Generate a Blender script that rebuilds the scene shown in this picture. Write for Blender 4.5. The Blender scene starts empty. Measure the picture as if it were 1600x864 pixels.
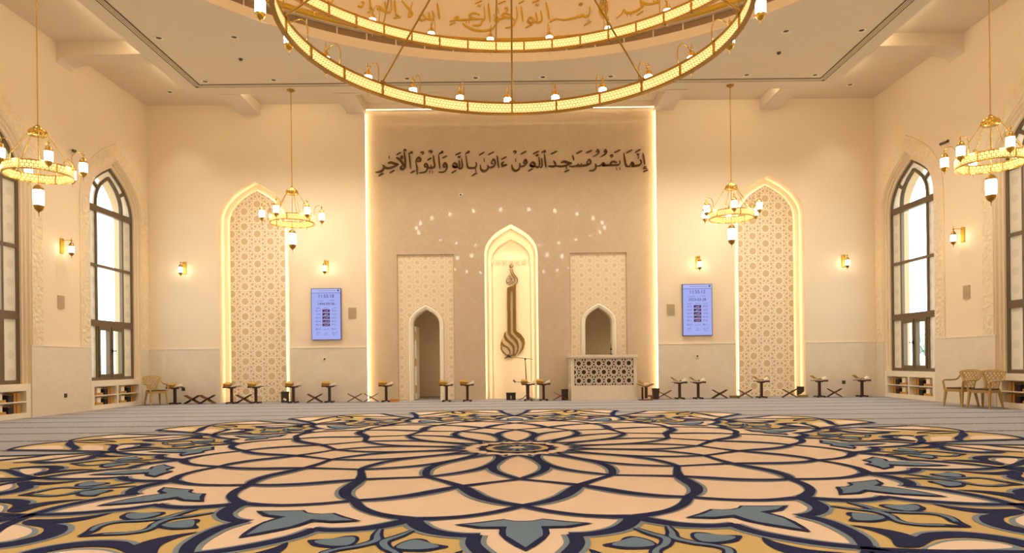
import bpy, bmesh, math, random
from math import sin, cos, pi, radians, hypot, sqrt, atan2
from mathutils import Vector, Matrix
random.seed(4)
sc = bpy.context.scene
COL = sc.collection

# ------------------------------------------------------------------ camera, sky, lamps, exposure
FPX, CAMX, EYE = 1055.0, -0.085, 1.174
cd = bpy.data.cameras.new('camera')
cam = bpy.data.objects.new('camera', cd); COL.objects.link(cam)
cam.location = (CAMX, 0, EYE)
cam.rotation_euler = (radians(90), 0.0108, 0)
cd.sensor_width = 36.0
cd.lens = FPX / 1600 * 36
cd.shift_x = 3 / 1600
cd.shift_y = (566 - 432) / 1600
cd.clip_start, cd.clip_end = .05, 600
sc.camera = cam

EXPOSURE = -0.27
P_SPOT, P_CORNER = 300.0, 110.0
E_LANTERN, E_SCONCE, E_BAND, E_LED, E_NICHE, E_MIHRAB, E_TV = 28.0, 20.0, 2.2, 20.0, 34.0, 20.0, 1.08
E_COVE, E_DOME, P_MIHRAB, P_PASSAGE = 34.0, 110.0, 14.0, 8.0
SKY = 6.0
sc.view_settings.view_transform = 'Standard'
sc.view_settings.look = 'None'
sc.view_settings.gamma = 1
sc.view_settings.exposure = EXPOSURE
sc.view_settings.use_curve_mapping = False
try:
    sc.cycles.use_denoising = True
    sc.cycles.max_bounces = 10
    sc.cycles.diffuse_bounces = 6
    sc.cycles.sample_clamp_indirect = 8
    sc.cycles.transparent_max_bounces = 12
except Exception:
    pass
w = bpy.data.worlds.new('world'); sc.world = w
w.use_nodes = True
bg = w.node_tree.nodes['Background']
bg.inputs[0].default_value = (.80, .91, 1.0, 1); bg.inputs[1].default_value = SKY
WARM = (1.0, .915, .79)

# room measures
CY = 9.2               # centre of the room, dome, medallion and chandelier
XW, YB, YF, ZC, ZS = 11.37, 21.1, -2.7, 9.31, 9.0
RD = 8.4               # dome opening

def spot(name, loc, power, size=110, blend=.7, rad=.06, parent=None):
    l = bpy.data.lights.new(name, 'SPOT'); l.energy = power; l.color = WARM
    l.spot_size = radians(size); l.spot_blend = blend; l.shadow_soft_size = rad
    o = bpy.data.objects.new(name, l); COL.objects.link(o); o.location = loc
    if parent: o.parent = parent
    return o

# ------------------------------------------------------------------ materials
def lin(c):
    return tuple((x / 12.92 if x <= .04045 else ((x + .055) / 1.055) ** 2.4) for x in [q / 255 for q in c])
class NT:
    def __init__(s, m):
        m.use_nodes = True; s.m = m; s.t = m.node_tree; s.n = s.t.nodes; s.l = s.t.links
        s.bsdf = s.n.get('Principled BSDF'); s.out = s.n.get('Material Output')
    def new(s, t, **kw):
        n = s.n.new(t)
        for k, v in kw.items(): setattr(n, k, v)
        return n
    def math(s, op, a, b=None, c=None):
        n = s.new('ShaderNodeMath', operation=op)
        for i, x in enumerate((a, b, c)):
            if x is None: continue
            if isinstance(x, (int, float)): n.inputs[i].default_value = x
            else: s.l.new(x, n.inputs[i])
        return n.outputs[0]
    def mix(s, f, a, b):
        n = s.new('ShaderNodeMix', data_type='RGBA')
        for i, x in ((0, f), (6, a), (7, b)):
            if isinstance(x, (int, float)): n.inputs[i].default_value = x
            elif isinstance(x, tuple): n.inputs[i].default_value = (*x[:3], 1)
            else: s.l.new(x, n.inputs[i])
        return n.outputs[2]
    def ramp(s, f, stops):
        n = s.new('ShaderNodeValToRGB'); e = n.color_ramp.elements
        while len(e) < len(stops): e.new(.5)
        for el, (p, c) in zip(e, stops): el.position = p; el.color = (*c, 1)
        s.l.new(f, n.inputs[0]); return n.outputs[0]
    def pos(s):
        return s.new('ShaderNodeNewGeometry').outputs['Position']
    def xyz(s):
        n = s.new('ShaderNodeSeparateXYZ'); s.l.new(s.pos(), n.inputs[0]); return n.outputs
    def noise(s, scale, detail=3, vec=None, rough=.55):
        n = s.new('ShaderNodeTexNoise'); n.inputs['Scale'].default_value = scale
        n.inputs['Detail'].default_value = detail; n.inputs['Roughness'].default_value = rough
        s.l.new(vec if vec is not None else s.pos(), n.inputs['Vector']); return n.outputs[0]
    def bump(s, h, strength=.3, dist=.01):
        n = s.new('ShaderNodeBump'); n.inputs['Strength'].default_value = strength; n.inputs['Distance'].default_value = dist
        s.l.new(h, n.inputs['Height']); s.l.new(n.outputs[0], s.bsdf.inputs['Normal'])

def mat(name, col, rough=.6, metal=0, spec=.5, var=.06, scale=6, bump=0, bscale=60, linear=False, emit=None, es=0):
    m = bpy.data.materials.new(name); t = NT(m)
    c = col if linear else lin(col)
    b = t.bsdf
    b.inputs['Roughness'].default_value = rough; b.inputs['Metallic'].default_value = metal
    b.inputs['Specular IOR Level'].default_value = spec
    nz = t.noise(scale, 3)
    lo = tuple(max(0, x * (1 - var)) for x in c); hi = tuple(min(1, x * (1 + var)) for x in c)
    t.l.new(t.mix(nz, lo, hi), b.inputs['Base Color'])
    if bump: t.bump(t.noise(bscale, 4), bump, .01)
    if emit:
        b.inputs['Emission Color'].default_value = (*emit, 1); b.inputs['Emission Strength'].default_value = es
    return m
def emis(name, col, strength):
    m = bpy.data.materials.new(name); t = NT(m)
    t.n.remove(t.bsdf); e = t.new('ShaderNodeEmission')
    e.inputs[0].default_value = (*col, 1); e.inputs[1].default_value = strength
    t.l.new(e.outputs[0], t.out.inputs[0]); return m

M = {}
M['wall'] = mat('cream_plaster', (236, 218, 190), .75, var=.02, scale=.7, spec=.25)
M['ceil'] = mat('ceiling_paint', (222, 208, 186), .85, var=.015, scale=.6, spec=.2)
M['stone'] = mat('carved_cream_stone', (238, 220, 190), .6, var=.04, scale=5, spec=.3)
M['white'] = mat('white_cabinet_paint', (238, 226, 204), .5, var=.02, spec=.4)
M['jamb'] = mat('exterior_sandstone', (205, 178, 140), .85, var=.05, scale=2, bump=.2, bscale=20)
M['gold'] = mat('polished_brass', (214, 176, 88), .24, 1.0, var=.05, scale=8)
M['golddark'] = mat('aged_brass', (172, 134, 62), .32, 1.0, var=.12, scale=25)
M['goldpaint'] = mat('gold_leaf', (204, 164, 50), .42, .35, var=.06, scale=9)
M['bronze'] = mat('dark_bronze_letters', (84, 54, 22), .45, .3, var=.1, scale=30)
M['frame'] = mat('bronze_aluminium', (112, 97, 75), .42, .35, var=.04)
M['dark'] = mat('black_plastic', (30, 26, 24), .45, var=.1)
M['wood'] = mat('dark_walnut', (66, 36, 22), .4, var=.25, scale=30)
M['midwood'] = mat('brown_wood', (128, 78, 42), .45, var=.2, scale=25)
M['tanwood'] = mat('tan_wood', (158, 116, 64), .5, var=.2, scale=25)
M['bin'] = mat('dark_leather_box', (62, 46, 34), .6, var=.15, scale=20)
M['pages'] = mat('book_pages', (244, 232, 208), .8, var=.03, scale=60)
M['cover'] = mat('gold_book_cover', (190, 148, 62), .45, .15, var=.12, scale=40)
M['covera'] = mat('brown_book_cover', (138, 88, 40), .55, .05, var=.2, scale=50)
M['coverb'] = mat('ochre_book_cover', (186, 140, 66), .55, .05, var=.15, scale=50)
M['coverd'] = mat('black_book_cover', (34, 24, 20), .55, var=.2, scale=50)
M['plastic'] = mat('tan_moulded_plastic', (176, 142, 82), .38, var=.05)
M['cushion'] = mat('brown_cushion', (84, 56, 34), .8, var=.12, scale=40)
M['orange'] = mat('orange_box_card', (206, 138, 58), .6, var=.08)
M['olive'] = mat('olive_box_card', (136, 116, 58), .6, var=.08)
M['beige'] = mat('beige_speaker_grille', (190, 168, 134), .7, var=.06, scale=120)
M['lamp'] = emis('lantern_glass', (1.0, .91, .74), E_LANTERN)
M['sconcelamp'] = emis('sconce_glass', (1.0, .84, .55), E_SCONCE)
M['led'] = emis('led_strip_light', (1.0, .78, .44), E_LED)
M['ledniche'] = emis('niche_led_light', (1.0, .82, .48), E_NICHE)
M['ledmihrab'] = emis('mihrab_led_light', (1.0, .89, .66), E_MIHRAB)
M['cove'] = emis('cove_led_light', (1.0, .86, .62), E_COVE)
M['covefill'] = emis('cove_fill_glow', (1.0, .86, .62), E_COVE * 5.0)
M['domefill'] = emis('dome_fill_glow', (1.0, .84, .58), E_DOME)
M['downlamp'] = emis('downlight_lens', (1.0, .85, .62), 1.2)
M['dial'] = mat('brown_diffuser', (92, 74, 54), .6)
M['grille'] = mat('brown_grille', (150, 124, 92), .7, var=.05)

def marble(name, base, vein, rough, chev=1.15, coat=0):
    m = bpy.data.materials.new(name); t = NT(m)
    x, y, z = t.xyz()
    px = t.math('PINGPONG', x, chev)
    c1 = t.math('ADD', px, t.math('MULTIPLY', z, .9))
    comb = t.new('ShaderNodeCombineXYZ')
    t.l.new(t.math('MULTIPLY', c1, 1.7), comb.inputs[0])
    t.l.new(t.math('MULTIPLY', t.math('SUBTRACT', px, z), .5), comb.inputs[1])
    t.l.new(y, comb.inputs[2])
    n1 = t.noise(1.3, 5, comb.outputs[0], .6)
    n2 = t.noise(.5, 4)
    veins = t.ramp(n1, [(.44, (0, 0, 0)), (.5, (1, 1, 1)), (.56, (0, 0, 0))])
    f = t.math('MULTIPLY', veins, .22)
    base2 = t.mix(n2, tuple(q * .93 for q in lin(base)), tuple(min(1, q * 1.06) for q in lin(base)))
    t.l.new(t.mix(f, base2, lin(vein)), t.bsdf.inputs['Base Color'])
    t.bsdf.inputs['Roughness'].default_value = rough
    t.bsdf.inputs['Specular IOR Level'].default_value = .35
    if coat:
        t.bsdf.inputs['Coat Weight'].default_value = coat; t.bsdf.inputs['Coat Roughness'].default_value = .03
    return m
M['marble'] = marble('beige_marble_panel', (197, 176, 148), (216, 198, 172), .45, coat=.45)
M['dado'] = marble('beige_marble_dado', (224, 210, 188), (240, 228, 210), .4, 1.0, coat=.25)

def carpet(name, col, var=.07):
    m = bpy.data.materials.new(name); t = NT(m)
    c = lin(col)
    nz = t.noise(1.4, 4); nf = t.noise(160, 2)
    b = t.mix(nz, tuple(q * (1 - var) for q in c), tuple(min(1, q * (1 + var)) for q in c))
    t.l.new(t.mix(t.math('MULTIPLY', nf, .25), b, tuple(q * .7 for q in c)), t.bsdf.inputs['Base Color'])
    t.bsdf.inputs['Roughness'].default_value = 1; t.bsdf.inputs['Specular IOR Level'].default_value = .05
    t.bump(nf, .35, .004)
    return m
M['c_cream'] = carpet('carpet_cream', (224, 203, 180))
M['c_gold'] = carpet('carpet_gold', (198, 173, 118), .1)
M['c_navy'] = carpet('carpet_navy', (42, 46, 80), .14)
M['c_blue'] = carpet('carpet_grey_blue', (108, 130, 150), .12)
M['c_slate'] = carpet('carpet_slate', (124, 138, 150), .1)

m = bpy.data.materials.new('striped_grey_carpet'); t = NT(m)
x, y, z = t.xyz()
fr = t.math('ABSOLUTE', t.math('SUBTRACT', t.math('FRACT', t.math('DIVIDE', t.math('SUBTRACT', y, 10.15), 1.2)), .5))
line = t.math('LESS_THAN', fr, .062)
dash = t.math('GREATER_THAN', t.noise(14, 2), .40)
fine = t.math('LESS_THAN', t.math('ABSOLUTE', t.math('SUBTRACT', t.math('FRACT', t.math('DIVIDE', y, .3)), .5)), .03)
nf = t.noise(150, 2); nl = t.noise(.8, 3)
g = t.mix(nl, lin((156, 156, 160)), lin((170, 169, 172)))
g = t.mix(t.math('MULTIPLY', nf, .22), g, lin((120, 114, 110)))
g = t.mix(t.math('MULTIPLY', t.math('MULTIPLY', line, dash), .75), g, lin((92, 72, 52)))
t.l.new(g, t.bsdf.inputs['Base Color']); t.bsdf.inputs['Roughness'].default_value = 1
t.bsdf.inputs['Specular IOR Level'].default_value = .05; t.bump(nf, .3, .004)
M['floor'] = m

m = bpy.data.materials.new('carved_leaf_relief'); t = NT(m)
v = t.new('ShaderNodeTexVoronoi', feature='SMOOTH_F1'); v.inputs['Scale'].default_value = 11
t.l.new(t.pos(), v.inputs['Vector'])
h = t.math('ADD', v.outputs['Distance'], t.math('MULTIPLY', t.noise(16, 3), .6))
t.l.new(t.mix(v.outputs['Distance'], lin((240, 222, 192)), lin((222, 200, 166))), t.bsdf.inputs['Base Color'])
t.bsdf.inputs['Roughness'].default_value = .6; t.bump(h, .55, .05)
M['relief'] = m
M['latback'] = mat('shaded_lattice_ground', (216, 190, 150), .7, var=.03, scale=4, spec=.2)  # shade between the lattice lines is put into this darker stone colour
M['doorback'] = mat('shaded_doorway_ground', (223, 202, 170), .65, var=.03, scale=4, spec=.2)  # same stone as the relief, darkened to paint the shade behind it
M['latline'] = mat('lit_lattice_lines', (246, 232, 206), .6, var=.02, spec=.2)  # lighter copy of that stone, for the lit faces of the lines

m = bpy.data.materials.new('glowing_brass_fretwork'); t = NT(m)
tc = t.new('ShaderNodeUVMap')
sep = t.new('ShaderNodeSeparateXYZ'); t.l.new(tc.outputs[0], sep.inputs[0])
def cell(ox, oy):      # distance to the nearest point of a 1 x sqrt(3) grid shifted by ox, oy
    a = t.math('SUBTRACT', t.math('FRACT', t.math('ADD', sep.outputs[0], ox)), .5)
    b_ = t.math('MULTIPLY', t.math('SUBTRACT', t.math('FRACT', t.math('ADD', t.math('DIVIDE', sep.outputs[1], 1.732), oy)), .5), 1.732)
    return t.math('SQRT', t.math('ADD', t.math('MULTIPLY', a, a), t.math('MULTIPLY', b_, b_)))
dd = t.math('MINIMUM', cell(0, 0), cell(.5, .5))
f = t.math('MAXIMUM', t.math('GREATER_THAN', dd, .44), t.math('LESS_THAN', t.math('ABSOLUTE', t.math('SUBTRACT', dd, .2)), .035))
em = t.new('ShaderNodeEmission'); em.inputs[0].default_value = (1.0, .74, .27, 1); em.inputs[1].default_value = E_BAND
t.bsdf.inputs['Base Color'].default_value = (*lin((205, 150, 55)), 1); t.bsdf.inputs['Metallic'].default_value = 1; t.bsdf.inputs['Roughness'].default_value = .3
mx = t.new('ShaderNodeMixShader'); t.l.new(f, mx.inputs[0]); t.l.new(em.outputs[0], mx.inputs[1]); t.l.new(t.bsdf.outputs[0], mx.inputs[2])
t.l.new(mx.outputs[0], t.out.inputs[0])
M['fret'] = m

def glassmat(name, tint, frosted):
    m = bpy.data.materials.new(name); t = NT(m); t.n.remove(t.bsdf)
    tr = t.new('ShaderNodeBsdfTransparent'); tr.inputs[0].default_value = (*tint, 1)
    gl = t.new('ShaderNodeBsdfGlossy'); gl.inputs['Roughness'].default_value = .03
    mx = t.new('ShaderNodeMixShader'); mx.inputs[0].default_value = .04
    t.l.new(tr.outputs[0], mx.inputs[1]); t.l.new(gl.outputs[0], mx.inputs[2])
    last = mx
    if frosted:
        x, y, z = t.xyz()
        zz = t.math('SUBTRACT', t.math('FRACT', t.math('DIVIDE', z, .42)), .5)
        yy = t.math('SUBTRACT', t.math('FRACT', t.math('DIVIDE', t.math('ADD', y, .07), .53)), .5)
        d = t.math('SQRT', t.math('ADD', t.math('POWER', zz, 2), t.math('POWER', t.math('MULTIPLY', yy, 1.2), 2)))
        dot = t.math('LESS_THAN', t.math('ADD', d, t.math('MULTIPLY', t.noise(9, 2), .1)), .3)
        tl = t.new('ShaderNodeBsdfTranslucent')
        df = t.new('ShaderNodeBsdfDiffuse')
        colr = t.mix(dot, (.60, .50, .36), (.54, .45, .325))
        t.l.new(colr, tl.inputs[0]); t.l.new(colr, df.inputs[0])
        m1 = t.new('ShaderNodeMixShader'); m1.inputs[0].default_value = .5
        t.l.new(tl.outputs[0], m1.inputs[1]); t.l.new(df.outputs[0], m1.inputs[2])
        m2 = t.new('ShaderNodeMixShader'); m2.inputs[0].default_value = .82
        t.l.new(mx.outputs[0], m2.inputs[1]); t.l.new(m1.outputs[0], m2.inputs[2]); last = m2
    t.l.new(last.outputs[0], t.out.inputs[0]); return m
M['glass'] = glassmat('window_glass', (.97, .98, .97), False)
M['frost'] = glassmat('patterned_window_glass', (.95, .96, .95), True)

# ------------------------------------------------------------------ mesh helpers
def cr(pts, n=6, closed=False):
    """Catmull-Rom through tuples of any length"""
    P = [tuple(p) for p in pts]; L = len(P); out = []
    if L < 3 and not closed: n = max(n, 2)
    seg = L if closed else L - 1
    for i in range(seg):
        if closed: a, b, c, d = P[(i - 1) % L], P[i], P[(i + 1) % L], P[(i + 2) % L]
        else:
            a, b, c, d = P[max(i - 1, 0)], P[i], P[i + 1], P[min(i + 2, L - 1)]
        for k in range(n):
            t = k / n
            out.append(tuple(.5 * (2 * q1 + (q2 - q0) * t + (2 * q0 - 5 * q1 + 4 * q2 - q3) * t * t + (3 * q1 - q0 - 3 * q2 + q3) * t ** 3)
                             for q0, q1, q2, q3 in zip(a, b, c, d)))
    if not closed: out.append(P[-1])
    return out

class MB:
    def __init__(s): s.v = []; s.f = []; s.m = []; s.sm = []; s.uv = {}
    def face(s, pts, m=0, sm=False, uv=None):
        b = len(s.v); s.v += [tuple(p) for p in pts]
        if uv: s.uv[len(s.f)] = uv
        s.f.append(tuple(range(b, b + len(pts)))); s.m.append(m); s.sm.append(sm)
    def box(s, c, d, m=0, rot=None):
        x, y, z = [q / 2 for q in d]
        P = [Vector(p) for p in ((-x, -y, -z), (x, -y, -z), (x, y, -z), (-x, y, -z), (-x, -y, z), (x, -y, z), (x, y, z), (-x, y, z))]
        if rot is not None: P = [rot @ p for p in P]
        c = Vector(c); P = [p + c for p in P]; b = len(s.v); s.v += [tuple(p) for p in P]
        for q in ((0, 3, 2, 1), (4, 5, 6, 7), (0, 1, 5, 4), (1, 2, 6, 5), (2, 3, 7, 6), (3, 0, 4, 7)):
            s.f.append(tuple(b + i for i in q)); s.m.append(m); s.sm.append(False)
        return s
    def bx(s, x0, x1, y0, y1, z0, z1, m=0):
        return s.box(((x0 + x1) / 2, (y0 + y1) / 2, (z0 + z1) / 2), (abs(x1 - x0), abs(y1 - y0), abs(z1 - z0)), m)
    def grid(s, rows, m=0, closed_u=False, closed_v=False, sm=True):
        b = len(s.v); R = len(rows); K = len(rows[0])
        for r in rows: s.v += [tuple(p) for p in r]
        for i in range(R if closed_u else R - 1):
            for j in range(K if closed_v else K - 1):
                i2, j2 = (i + 1) % R, (j + 1) % K
                s.f.append((b + i * K + j, b + i * K + j2, b + i2 * K + j2, b + i2 * K + j)); s.m.append(m); s.sm.append(sm)
        return s
    def lathe(s, prof, n=16, c=(0, 0, 0), m=0, sm=True):
        rows = [[(c[0] + r * cos(2 * pi * j / n), c[1] + r * sin(2 * pi * j / n), c[2] + z) for j in range(n)] for r, z in prof]
        return s.grid(rows, m, False, True, sm)
    def tube(s, path, r, n=8, m=0, closed=False, caps=True, sm=True):
        P = [Vector(p) for p in path]; L = len(P); rows = []
        rr = r if isinstance(r, (list, tuple)) else [r] * L
        t0 = (P[1] - P[0]).normalized()
        up = Vector((0, 0, 1)) if abs(t0.z) < .9 else Vector((1, 0, 0))
        nrm = t0.cross(up).normalized()
        for i in range(L):
            if closed: t = (P[(i + 1) % L] - P[i - 1])
            else: t = P[min(i + 1, L - 1)] - P[max(i - 1, 0)]
            t.normalize()
            nrm = (nrm - t * nrm.dot(t)).normalized(); b = t.cross(nrm)
            rows.append([tuple(P[i] + (nrm * cos(2 * pi * k / n) + b * sin(2 * pi * k / n)) * rr[i]) for k in range(n)])
        s.grid(rows, m, closed, True, sm)
        if caps and not closed:
            s.face(rows[0][::-1], m); s.face(rows[-1], m)
        return s
    def prism(s, poly, z0, z1, mp, m=0):
        """closed polygon (2-D), extruded between depth z0 and z1 by mp(u, v, depth)"""
        A = [mp(u, v, z0) for u, v in poly]; B = [mp(u, v, z1) for u, v in poly]; n = len(poly)
        s.face(A[::-1], m); s.face(B, m)
        for i in range(n): s.face((A[i], A[(i + 1) % n], B[(i + 1) % n], B[i]), m)
        return s
    def strip(s, path, width, mp, d0=0.0, d1=.01, m=0, closed=False, sides=True):
        """raised ribbon along a 2-D path; width number or list"""
        L = len(path); ww = width if isinstance(width, (list, tuple)) else [width] * L
        A = []; B = []
        for i in range(L):
            p = path[(i + 1) % L] if (closed or i < L - 1) else path[i]
            q = path[i - 1] if (closed or i > 0) else path[i]
            dx, dy = p[0] - q[0], p[1] - q[1]; l = hypot(dx, dy) or 1
            nx, ny = -dy / l * ww[i] / 2, dx / l * ww[i] / 2
            A.append((path[i][0] + nx, path[i][1] + ny)); B.append((path[i][0] - nx, path[i][1] - ny))
        a1 = [mp(*q, d1) for q in A]; b1 = [mp(*q, d1) for q in B]
        rows = [list(x) for x in zip(a1, b1)]
        if sides:
            a0 = [mp(*q, d0) for q in A]; b0 = [mp(*q, d0) for q in B]
            rows = [list(x) for x in zip(a0, a1, b1, b0)]
        s.grid(rows, m, closed, False, False)
        return s
    def build(s, name, mats, parent=None, loc=None, rz=0, kind=None):
        me = bpy.data.meshes.new(name); me.from_pydata(s.v, [], s.f)
        if not isinstance(mats, (list, tuple)): mats = [mats]
        for q in mats: me.materials.append(q)
        me.polygons.foreach_set('material_index', s.m); me.polygons.foreach_set('use_smooth', s.sm)
        if s.uv:
            ul = me.uv_layers.new(name='UVMap')
            for p in me.polygons:
                u = s.uv.get(p.index)
                if u:
                    for k, li in enumerate(p.loop_indices): ul.data[li].uv = u[k]
        me.update()
        o = bpy.data.objects.new(name, me); COL.objects.link(o)
        if parent: o.parent = parent
        if loc is not None: o.location = loc
        if rz: o.rotation_euler.z = rz
        if kind: o['kind'] = kind
        return o
def tag(o, label=None, cat=None, group=None, kind=None):
    if label: o['label'] = label
    if cat: o['category'] = cat
    if group: o['group'] = group
    if kind: o['kind'] = kind
    return o
def thing(name, label, cat, loc=(0, 0, 0), rz=0, group=None):
    o = bpy.data.objects.new(name, None); COL.objects.link(o); o.empty_display_size = .1
    o.location = loc; o.rotation_euler.z = rz
    return tag(o, label, cat, group)
KIDS = {}
def dup(root, loc=None, rz=None, label=None, group=None, parent=None):
    c = root.copy(); COL.objects.link(c)
    if parent: c.parent = parent
    if loc is not None: c.location = loc
    if rz is not None: c.rotation_euler.z = rz
    if label: c['label'] = label
    if group: c['group'] = group
    for ch in list(root.children): dup(ch, parent=c)
    return c
IDM = lambda x, y, z: (x, y, z)
# pixel of the 1600 x 864 frame -> direction, used to lay measured outlines on real surfaces
def uv_of(x, y):
    dx, dy = x - 797, y - 566
    return dx - .0108 * dy, dy + .0108 * dx
def on_y(x, y, Y):
    u, v = uv_of(x, y); return (CAMX + u * Y / FPX, Y, EYE - v * Y / FPX)
def on_floor(x, y):
    u, v = uv_of(x, y); Y = FPX * EYE / v; return (CAMX + u * Y / FPX, Y)

# pointed arch: half-width 1, springing 0, rise 1 (times hw * 1.25)
ARCH = [(1, 0), (.992, .14), (.965, .28), (.90, .41), (.80, .53), (.66, .66), (.48, .775), (.26, .885), (0, 1)]
def arch_half(hw, rise, n=4):
    return [(x * hw, z * rise) for x, z in cr(ARCH, n)]       # from right springing to the apex
def arch_path(hw, z0, spring, rise, n=4):
    """from right foot up, over the apex, to left foot"""
    h = [(x, spring + z) for x, z in arch_half(hw, rise, n)]
    return [(hw, z0)] + h + [(-x, z) for x, z in h[-2::-1]] + [(-hw, z0)]
def arch_z(x, hw, spring, rise):
    h = arch_half(hw, rise, 6); x = abs(x)
    for (x0, z0), (x1, z1) in zip(h, h[1:]):
        if x1 <= x <= x0: return spring + (z0 + (z1 - z0) * ((x0 - x) / max(1e-9, x0 - x1)))
    return spring
def holed_wall(mb, x0, x1, z0, z1, holes, mp, m=0):
    """flat wall between x0..x1 with arched or rectangular holes (c, hw, sill, spring, rise)"""
    holes = sorted(holes); cur = x0
    def q(a, b, c, d):
        if b - a > 1e-6 and d - c > 1e-6: mb.face([mp(a, c, 0), mp(b, c, 0), mp(b, d, 0), mp(a, d, 0)], m)
    for c, hw, sill, spring, rise in holes:
        q(cur, c - hw, z0, z1); q(c - hw, c + hw, z0, sill)
        if rise == 0: q(c - hw, c + hw, spring, z1)
        else:
            h = arch_half(hw, rise, 4); xs = [-x for x, z in h] + [x for x, z in h[-2::-1]]; zs = [spring + z for x, z in h] + [spring + z for x, z in h[-2::-1]]
            for i in range(len(xs) - 1):
                mb.face([mp(c + xs[i], zs[i], 0), mp(c + xs[i + 1], zs[i + 1], 0), mp(c + xs[i + 1], z1, 0), mp(c + xs[i], z1, 0)], m)
        cur = c + hw
    q(cur, x1, z0, z1)
def reveal(mb, path, c, mp, d0, d1, m=0):
    for (a, b), (e, f) in zip(path, path[1:]):
        mb.face([mp(c + a, b, d0), mp(c + e, f, d0), mp(c + e, f, d1), mp(c + a, b, d1)], m)
def band(mb, p1, p2, c, mp, d1, d2, m=0):
    for i in range(len(p1) - 1):
        a, b, e, f = p1[i], p1[i + 1], p2[i + 1], p2[i]
        mb.face([mp(c + a[0], a[1], d1), mp(c + b[0], b[1], d1), mp(c + e[0], e[1], d2), mp(c + f[0], f[1], d2)], m)
def archpoly(path): return [p for p in path]

def rosettes(mb, x0, x1, z0, z1, s, wd, mp, d0, d1, inside, ox=0, oz=0, m=0):
    """interlaced twelve-fold star lines on a hexagonal lattice"""
    sgn = 1 if d1 > d0 else -1
    def seg(a, b, e):
        ia, ib = inside(*a), inside(*b)
        if not ia and not ib: return
        if ia != ib:
            lo, hi = (a, b) if ia else (b, a)
            p, q = lo, hi
            for _ in range(9):
                mid = ((p[0] + q[0]) / 2, (p[1] + q[1]) / 2)
                if inside(*mid): p = mid
                else: q = mid
            a, b = lo, p
        if hypot(a[0] - b[0], a[1] - b[1]) > .004: mb.strip([a, b], wd, mp, d0, d1 + sgn * e, m)
    dxs = s * sqrt(3) / 2
    i0, i1 = int((x0 - ox) / dxs) - 2, int((x1 - ox) / dxs) + 2
    for i in range(i0, i1 + 1):
        for j in range(int((z0 - oz) / s) - 2, int((z1 - oz) / s) + 3):
            cx, cz = ox + i * dxs, oz + j * s + (s / 2 if i % 2 else 0)
            mids = [(cx + s / 2 * cos(k * pi / 6), cz + s / 2 * sin(k * pi / 6)) for k in range(12)]
            for k in range(12): seg(mids[k], mids[(k + 4) % 12], k * 1.2e-4)
            for sg in (1, -1):
                tx = cx + sg * s / sqrt(3)
                tri = [(tx + .0774 * s * cos(a + (0 if sg < 0 else pi)), cz + .0774 * s * sin(a + (0 if sg < 0 else pi))) for a in (0, 2 * pi / 3, 4 * pi / 3)]
                for k in range(3): seg(tri[k], tri[(k + 1) % 3], .0016 + (k + 3 * (sg > 0)) * 1e-4)

# ------------------------------------------------------------------ room shell
def structure(mb, name, mats, parent=None, **kw):
    o = mb.build(name, mats, parent, **kw); o['kind'] = 'structure'; return o
b = MB(); b.face([(-XW - .3, YF, 0), (XW + .3, YF, 0), (XW + .3, 24.3, 0), (-XW - .3, 24.3, 0)])
tag(structure(b, 'floor', M['floor']), 'grey wall-to-wall carpet with thin brown prayer-row stripes', 'floor')

# side walls with arched window openings
WY = [19.42, 14.65, 9.88, 5.11]
HW, WSP, WRI = 1.25, 5.44, 1.62        # plaster opening
FHW, FRI, SILL = 1.15, 1.45, .79       # window frame
wall_o = {}
for sd, nm in ((-1, 'left'), (1, 'right')):
    mp = lambda y, z, d, sd=sd: (sd * (XW + d), y, z)
    b = MB()
    holes = [(c, HW, 0, WSP, WRI) for c in WY]
    holed_wall(b, YF, YB + .25, 0, ZC, holes, mp)
    mo = lambda y, z, d, sd=sd: (sd * (XW + .74 + d), y, z)
    holed_wall(b, YF, YB + .25, -.3, ZC + 1, [(c, FHW, SILL, WSP, FRI) for c in WY], mo, 1)
    for c in WY:
        p0 = arch_path(HW, 0, WSP, WRI); p1 = arch_path(HW - .05, 0, WSP, WRI - .06); p2 = arch_path(FHW, 0, WSP, FRI)
        reveal(b, p0, c, mp, 0, .07); band(b, p0, p1, c, mp, .07, .07); reveal(b, p1, c, mp, .07, .13); band(b, p1, p2, c, mp, .13, .13)
        reveal(b, p2, c, mp, .13, .28)
        p3 = arch_path(FHW, SILL, WSP, FRI); reveal(b, p3, c, mp, .28, .74, 1)
        b.face([mp(c - FHW, SILL, .2), mp(c + FHW, SILL, .2), mp(c + FHW, SILL, .74), mp(c - FHW, SILL, .74)], 1)
        b.face([mp(c - HW, 0, .42), mp(c + HW, 0, .42), mp(c + HW, SILL, .42), mp(c - HW, SILL, .42)])
    wall_o[nm] = structure(b, 'wall_' + nm, [M['wall'], M['jamb']])

# back wall: two lattice niches, recessed central marble panel
NX, NHW, NSP, NRI = 8.05, 1.09, 5.56, 1.37
PX, PZ, PD = 4.54, 9.13, .16
mb_ = lambda x, z, d: (x, YB + d, z)
b = MB()
holed_wall(b, -XW - .02, XW + .02, 0, ZC, [(-NX, NHW, 0, NSP, NRI), (NX, NHW, 0, NSP, NRI), (0, PX, 0, PZ, 0)], mb_)
for c in (-NX, NX):
    p = arch_path(NHW, 0, NSP, NRI); reveal(b, p, c, mb_, 0, .36)
    b.prism(p, .36, .40, lambda u, v, d, c=c: (c + u, YB + d, v))
reveal(b, [(PX, 0), (PX, PZ), (-PX, PZ), (-PX, 0)], 0, mb_, 0, .45)
structure(b, 'wall_back', M['wall'])
b = MB(); b.face([(-XW - .8, YF, -.3), (XW + .8, YF, -.3), (XW + .8, YF, 10.4), (-XW - .8, YF, 10.4)])
structure(b, 'wall_front', M['wall'])

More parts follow.
